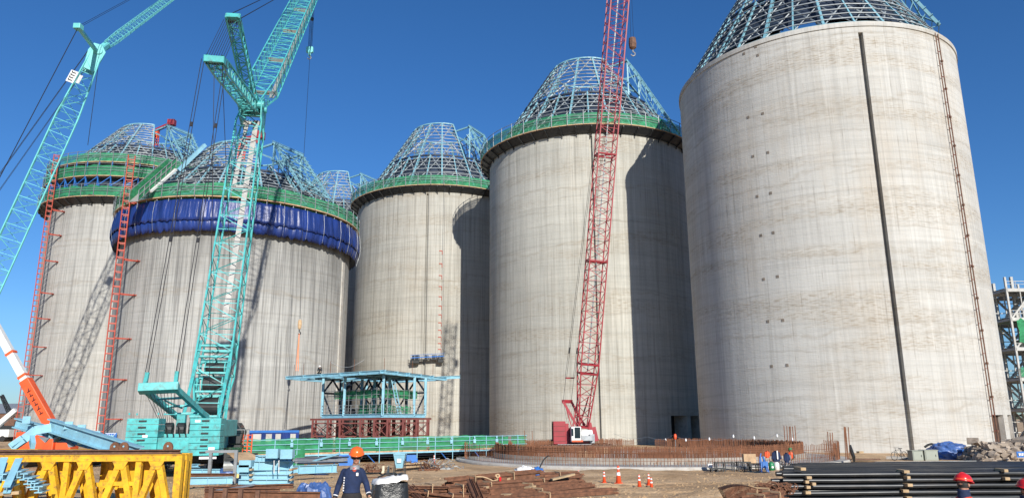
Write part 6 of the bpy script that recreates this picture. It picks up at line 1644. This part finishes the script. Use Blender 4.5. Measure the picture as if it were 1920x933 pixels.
# ------------------------------------------------------------------ people
def skin(name,joints,edges,parent,mat,root,sub=2,smooth=True):
    names=list(joints); me=bpy.data.meshes.new(name); og=origin(parent)
    me.from_pydata([Vector(joints[n][0])-og for n in names],[(names.index(a),names.index(b)) for a,b in edges],[]); me.update()
    o=bpy.data.objects.new(name,me); COL.objects.link(o); o.parent=parent; me.materials.append(mat)
    md=o.modifiers.new('skin','SKIN'); md.use_smooth_shade=True
    lay=me.skin_vertices[0].data if me.skin_vertices else None
    if lay is None:
        bpy.context.view_layer.objects.active=o; lay=me.skin_vertices[0].data
    for i,n in enumerate(names):
        r=joints[n][1]; lay[i].radius=(r,r) if isinstance(r,(int,float)) else r; lay[i].use_root=(n==root)
    md2=o.modifiers.new('sub','SUBSURF'); md2.levels=sub; md2.render_levels=sub
    return o
def hand(parent,wrist,dirv,side,mat,curl=.35,s=1.0,name='glove'):
    d=Vector(dirv).normalized(); sdv=Vector(side).normalized(); nrm=d.cross(sdv).normalized(); w_=Vector(wrist)
    J={'w':(w_,.030*s),'p':(w_+d*.05*s,(.042*s,.024*s)),'k':(w_+d*.095*s,(.044*s,.02*s))}; E=[('w','p'),('p','k')]
    for i,(off,l) in enumerate(((-.033,.07),(-.011,.082),(.011,.077),(.032,.06))):
        b=w_+d*.085*s+sdv*off*s; a1=d*cos(curl)+nrm*sin(curl); a2=d*cos(curl*2)+nrm*sin(curl*2)
        J['a%d'%i]=(b,.011*s); J['b%d'%i]=(b+a1*l*.5*s,.0105*s); J['c%d'%i]=(b+a1*l*.5*s+a2*l*.5*s,.009*s)
        E+= [('p','a%d'%i),('a%d'%i,'b%d'%i),('b%d'%i,'c%d'%i)]
    t0=w_+d*.03*s-sdv*.035*s; J['t0']=(t0,.014*s); J['t1']=(t0+(d*.7-sdv*.6)*.04*s,.013*s); J['t2']=(t0+(d*.85-sdv*.45)*.075*s+nrm*.01,.010*s)
    E+= [('w','t0'),('t0','t1'),('t1','t2')]
    return skin(name,J,E,parent,mat,'w',2)
def lathe_y(parent,name,mat,c,prof,sx,sy,yaw,tilt=0,smooth=True,n=24):
    m_=MB(); R_=Matrix.Rotation(yaw,3,'Z')@Matrix.Rotation(tilt,3,'X'); vs=[]
    for r,z in prof:
        for i in range(n): a=2*pi*i/n; vs.append(Vector(c)+R_@Vector((cos(a)*r*sx,sin(a)*r*sy,z)))
    m_.add(vs,[(k*n+i,k*n+(i+1)%n,(k+1)*n+(i+1)%n,(k+1)*n+i) for k in range(len(prof)-1) for i in range(n)]+[tuple((len(prof)-1)*n+i for i in range(n))])
    return m_.build(name,mat,parent,smooth=smooth)
def helmet(parent,c,yaw,tilt,mat,band=None):
    "hard hat, c = centre of head, +Y(local) is forward"
    z=.06
    o=lathe_y(parent,'helmet',mat,Vector(c)+Vector((0,0,z)),[(.128,0),(.129,.03),(.120,.07),(.095,.105),(.055,.128),(.02,.135)],1.0,1.15,yaw,tilt)
    R_=Matrix.Rotation(yaw,3,'Z')@Matrix.Rotation(tilt,3,'X'); b=MB(); vs=[]; n=28
    for (r,zz) in ((.128,.012),(.128,0)):
        for i in range(n):
            a=2*pi*i/n; f=max(0,sin(a)); rx=r+.018; ry=r*1.15+.018+.055*f**1.5
            vs.append(Vector(c)+Vector((0,0,z))+R_@Vector((cos(a)*rx,sin(a)*ry,zz-.02*f)))
    for (r,zz) in ((.128,.012),):
        for i in range(n): a=2*pi*i/n; vs.append(Vector(c)+Vector((0,0,z))+R_@Vector((cos(a)*r,sin(a)*r*1.15,zz+.008)))
    b.add(vs,[(i,(i+1)%n,n+(i+1)%n,n+i) for i in range(n)]+[(2*n+i,2*n+(i+1)%n,(i+1)%n,i) for i in range(n)]); b.build('brim',mat,o,smooth=True)
    b=MB(); pts=[Vector(c)+Vector((0,0,z))+R_@Vector((0,y,zz)) for y,zz in ((.138,.03),(.105,.098),(.05,.134),(0,.14),(-.05,.134),(-.105,.098),(-.135,.04))]
    b.path(pts,.012,5); b.build('crest',mat,o)
    if band: lathe_y(o,'helmet_stripe',band,Vector(c)+Vector((0,0,z)),[(.135,.018),(.1355,.036)],1.0,1.15,yaw,tilt)
    return o
def head(J,E,neck,c,yaw,down=0):
    "skull joints with nose and chin; returns joints into J"
    R_=Matrix.Rotation(yaw,3,'Z')@Matrix.Rotation(down,3,'X'); P=lambda x,y,z:Vector(c)+R_@Vector((x,y,z))
    J['head']=(P(0,-.012,.03),(.088,.094)); J['jaw']=(P(0,.012,-.055),(.062,.066)); J['chin']=(P(0,.045,-.095),.034); J['crown']=(P(0,-.015,.085),.06)
    E+= [(neck,'jaw'),('jaw','head'),('jaw','chin'),('head','crown')]
def face(parent,c,yaw,down,skinm):
    R_=Matrix.Rotation(yaw,3,'Z')@Matrix.Rotation(down,3,'X'); P=lambda x,y,z:Vector(c)+R_@Vector((x,y,z))
    b=MB(); b.prism([P(-.013,.083,-.035),P(.013,.083,-.035),P(0,.088,.015)],R_@Vector((0,.02,-.004))); b.build('nose',skinm,parent,smooth=True)
    for s in (-1,1):
        MB().lathe([(.002,-.009),(.011,-.004),(.011,.004),(.002,.009)],P(s*.032,.083,.012),10).build('eye',M['hair'],parent,smooth=True)
        MB().bar(P(s*.018,.088,.03),P(s*.05,.08,.03),.01,.008).build('eyebrow',M['hair'],parent)
        MB().lathe([(.004,-.03),(.018,-.012),(.022,.012),(.006,.03)],P(s*.09,-.01,0),10).build('ear',skinm,parent,smooth=True)
    MB().bar(P(-.024,.086,-.058),P(.024,.086,-.058),.01,.008).build('mouth',pmat('lips',(.25,.08,.07),.6),parent)


def ring(c,rx,ry,yaw,n=16,ax=None):
    c=Vector(c); u=Vector((cos(yaw),sin(yaw),0)); v=Vector((-sin(yaw),cos(yaw),0))
    return [c+u*(cos(2*pi*i/n)*rx)+v*(sin(2*pi*i/n)*ry) for i in range(n)]
def loft(mb,rings):
    n=len(rings[0]); vs=[p for r in rings for p in r]; m_=len(rings)
    mb.add(vs,[(k*n+i,k*n+(i+1)%n,(k+1)*n+(i+1)%n,(k+1)*n+i) for k in range(m_-1) for i in range(n)]+[tuple(range(n-1,-1,-1)),tuple((m_-1)*n+i for i in range(n))])
def ball(mb,c,r,sx=1,sy=1,sz=1,R_=None,n=12):
    R_=R_ or Matrix.Identity(3); rs=[]
    for k in range(1,8):
        ph=pi*k/8; rs.append([Vector(c)+R_@Vector((cos(2*pi*i/n)*sin(ph)*r*sx,sin(2*pi*i/n)*sin(ph)*r*sy,-cos(ph)*r*sz)) for i in range(n)])
    loft(mb,rs)
def limb(mb,pts,g=0):
    for (p,r),(q,s) in zip(pts,pts[1:]): mb.tube(p,q,r+g,14,s+g)
    for p,r in pts: ball(mb,p,r+g)
def fuse(mb,name,mat,parent,vox=.014,smooth_it=3):
    o=mb.build(name,mat,parent,smooth=True)
    r=o.modifiers.new('remesh','REMESH'); r.mode='VOXEL'; r.voxel_size=vox; r.use_smooth_shade=True
    if smooth_it: s=o.modifiers.new('sm','SMOOTH'); s.factor=.6; s.iterations=smooth_it
    return o
def skull(mb,c,neck,yaw,down,scale=1.0):
    R_=Matrix.Rotation(yaw,3,'Z')@Matrix.Rotation(down,3,'X'); P=lambda x,y,z:Vector(c)+R_@Vector((x,y,z))
    ball(mb,P(0,-.012,.03),.1,.82,1.0,1.05,R_); ball(mb,P(0,.022,-.045),.075,.84,.88,1.0,R_); ball(mb,P(0,.055,-.085),.034,1.1,.9,.9,R_)
    ball(mb,P(0,.094,-.018),.016,.9,1,1.6,R_); mb.tube(neck,P(0,-.03,-.05),.058,14,.052)
    for s in (-1,1): ball(mb,P(s*.085,-.012,-.005),.028,.35,.7,1.1,R_)
def person(name,label,F_,yaw,hip,chest,neck,hc,down,arms,legs,top,bottom,hat,cuff=None,vest=None,band=None,hood=None,hemz=.0,trunk=1.0):
    """F_ foot level point; hip/chest/neck centres; arms/legs: lists of (pt,r)"""
    t=thing(name,label,'person',F_)
    u=yaw; mid=(hip+chest)/2
    def torso(mb,g,lo=0):
        k=trunk; rs=[]
        if lo==0: rs.append(ring(hip-Vector((0,0,.10)),.13*k+g,.10*k+g,u)); rs.append(ring(hip,.155*k+g,.115*k+g,u))
        else: rs.append(ring(hip+Vector((0,0,hemz)),.155*k+g,.12*k+g,u))
        rs.append(ring(hip.lerp(chest,.35),.140*k+g,.108*k+g,u)); rs.append(ring(hip.lerp(chest,.7),.158*k+g,.118*k+g,u)); rs.append(ring(chest,.170*k+g,.120*k+g,u))
        rs.append(ring(chest.lerp(neck,.45),.172*k+g,.10*k+g,u)); rs.append(ring(chest.lerp(neck,.75),.135*k+g,.08*k+g,u)); rs.append(ring(neck,.06+g,.06+g,u)); loft(mb,rs)
    mb=MB(); torso(mb,0); [limb(mb,a) for a in arms]; [limb(mb,l) for l in legs]; skull(mb,hc,neck-Vector((0,0,.04)),u,down)
    body=fuse(mb,'body',M['skin'],t); face(body,hc,u,down,M['skin'])
    mb=MB(); torso(mb,.014,1)
    for a in arms:
        e=a[1][0].lerp(a[2][0],.86); limb(mb,[a[0],a[1],(e,a[2][1]+.006)],.012)
    tp=fuse(mb,'pullover' if cuff else 'jacket',top,t)
    if vest:
        mb=MB(); torso(mb,.030,1); fuse(mb,'vest',vest,t)
    mb=MB(); loft(mb,[ring(hip-Vector((0,0,.12)),.145*trunk,.115*trunk,u),ring(hip,.163*trunk,.124*trunk,u),ring(hip+Vector((0,0,.07)),.152*trunk,.116*trunk,u)])
    for l in legs: limb(mb,[l[0],l[1],l[2]],.018)
    fuse(mb,'trousers',bottom,t)
    for l in legs:
        a,b_=l[2][0],l[3][0]; d=(b_-a); d.z=0; d=d.normalized(); c=Vector((a.x,a.y,0)); mb=MB(); z0=l[3][0].z-.035
        loft(mb,[[Vector((c.x,c.y,z))+d*(y*.145+.06)+Vector((-d.y,d.x,0))*x*.05 for x,y in ((cos(2*pi*i/14),sin(2*pi*i/14)) for i in range(14))] for z in (z0,z0+.06)])
        mb.tube(Vector((c.x,c.y,z0+.04)),a,.055,12,.05); mb.build('shoe',M['dark'],t,bevel=.015)
    for a in arms:
        p,q=a[1][0],a[2][0]; d=(q-p).normalized()
        if cuff: MB().tube(p.lerp(q,.80),p.lerp(q,.86),a[2][1]+.018,14).build('cuff_stripe',cuff,t); MB().tube(p.lerp(q,.87),p.lerp(q,1.02),a[2][1]+.014,14).build('wristband',M['trouser'],t)
        sv=Vector((-sin(u),cos(u),0)); hand(t,q+d*.02,d+Vector((0,0,-.25)),sv,M['glove'],.4,1.12)
    lathe_y(t,'hair',M['hair'],hc,[(.090,-.035),(.094,0),(.096,.05)],.93,1.06,u)
    helmet(t,hc,u,down,hat,band)
    if hood: lathe_y(t,'hood',hood,neck-Vector((0,0,.03)),[(.10,0),(.096,.05),(.088,.10),(.10,.13)],1,1.1,u)
    return t

# man in the orange helmet: walking towards the camera, looking down to the right of the picture
ym=14.6; hx=W(669,836,ym); gzm=gz(hx.x,ym); HT=hx.z; f=(HT-gzm)/1.80; X=hx.x-.05
def V(x,y,z): return Vector((X+x*f,ym+y*f,gzm+z*f))
yaw=rad(215)
man=person('person','man in orange helmet, navy pullover and dark trousers walking with cream gloves',V(0,0,0),rad(190),
 V(-.02,.02,.93),V(-.01,.01,1.25),V(.03,-.02,1.445),V(.065,-.06,1.605),rad(-7),
 [[(V(-.165,.02,1.335),.060),(V(-.275,.07,1.10),.047),(V(-.315,-.03,.875),.034)],[(V(.155,0,1.335),.060),(V(.245,.06,1.12),.047),(V(.335,-.10,.915),.034)]],
 [[(V(-.10,.02,.88),.088),(V(-.11,-.08,.48),.060),(V(-.10,.12,.10),.042),(V(-.10,-.04,.05),.04)],[(V(.08,.02,.88),.088),(V(.10,-.16,.50),.060),(V(.12,-.18,.10),.042),(V(.13,-.36,.05),.04)]],
 M['navy'],M['trouser'],M['orange_hat'],cuff=M['reflect'],hemz=.03)
cl=lathe_y(man,'collar',M['galv'],V(.03,-.02,1.395),[(.112,-.02),(.100,.03),(.088,.06)],1.0,.95,rad(200),rad(8))
lathe_y(cl,'collar_lining',M['orange_red'],V(.04,-.085,1.365),[(.03,-.03),(.055,.02),(.052,.06)],.9,.7,rad(200))
MB().box(V(.105,-.128,1.30),(.045,.02,.06),rad(10)).build('chest_badge',M['reflect'],man,bevel=.01)
for k in range(6): MB().box(V(-.135-.002*k,-.118,1.24-k*.045),(.018,.014,.026),rad(-25)).build('chest_lettering',M['reflect'],man)

def bystander(label,X,y,HT,yaw,hat,vest,inner,band=None,hood=None):
    g0=gz(X,y); H=HT-g0; k=min(1.0,H/1.76); c_,s_=cos(yaw),sin(yaw); sd_=Vector((c_,s_,0)); fw_=Vector((-s_,c_,0))
    top=1.72; drop=(HT-g0)   # bent knees when the ground leaves less than full height
    hipz=HT-.90 if H>1.45 else g0+max(.35,H-.88)
    q=lambda s,fz,z:Vector((X,y,z))+sd_*s+fw_*fz
    hip=q(0,-.06,hipz); ch=q(0,0,hipz+.34); nk=q(0,.03,hipz+.545) ; hc=q(0,.06,HT-.185)
    nk=Vector((nk.x,nk.y,min(nk.z,hc.z-.13)))
    arms=[];legs=[]
    for sg in (-1,1):
        sh=q(sg*.18,.0,ch.z+.10); arms.append([(sh,.060),(q(sg*.245,.02,ch.z-.16),.047),(q(sg*.2,.2,ch.z-.32),.034)])
        hz=hipz-.05; kz=g0+max(.42*min(1,(hz-g0)/.85),.2); fwd=.30 if (hz-g0)<.75 else .08
        legs.append([(q(sg*.09,-.05,hz),.085),(q(sg*.12,fwd,kz),.060),(q(sg*.12,-.02,g0+.10),.042),(q(sg*.12,.1,g0+.05),.04)])
    return person('person',label,Vector((X,y,g0)),yaw,hip,ch,nk,hc,rad(-10),arms,legs,inner,M['trouser'],hat,vest=vest,band=band,hood=hood,hemz=.0)
hx=W(1800,887,13.0)
bystander('man in red helmet with orange stripe and orange vest before the black pipes',hx.x,13.0,hx.z,rad(-62),M['red_hat'],M['cone'],M['navy'],band=M['cone'],hood=M['navy'])
h2_=W(1919,897,12.6)
bystander('person cut off by the right edge in navy jacket and red vest',h2_.x-.02,12.6,h2_.z,rad(200),M['red_hat'],M['red_hat'],M['navy'],hood=M['navy'])
g=G(1484,868,0)
bystander('small worker in green helmet standing among the rusty starter bars',g.x,g.y,W(1484,838,g.y).z,rad(150),M['green_paint'],M['cone'],M['dark'])
p=W(600,690,86)
bystander2=bystander
_g=gz
gz=lambda x,y: ZR+.36
bystander('tiny crouching worker in white helmet on the steel building roof',p.x,86,ZR+.36+1.05,rad(170),M['white'],M['dark'],M['dark'])
gz=_g
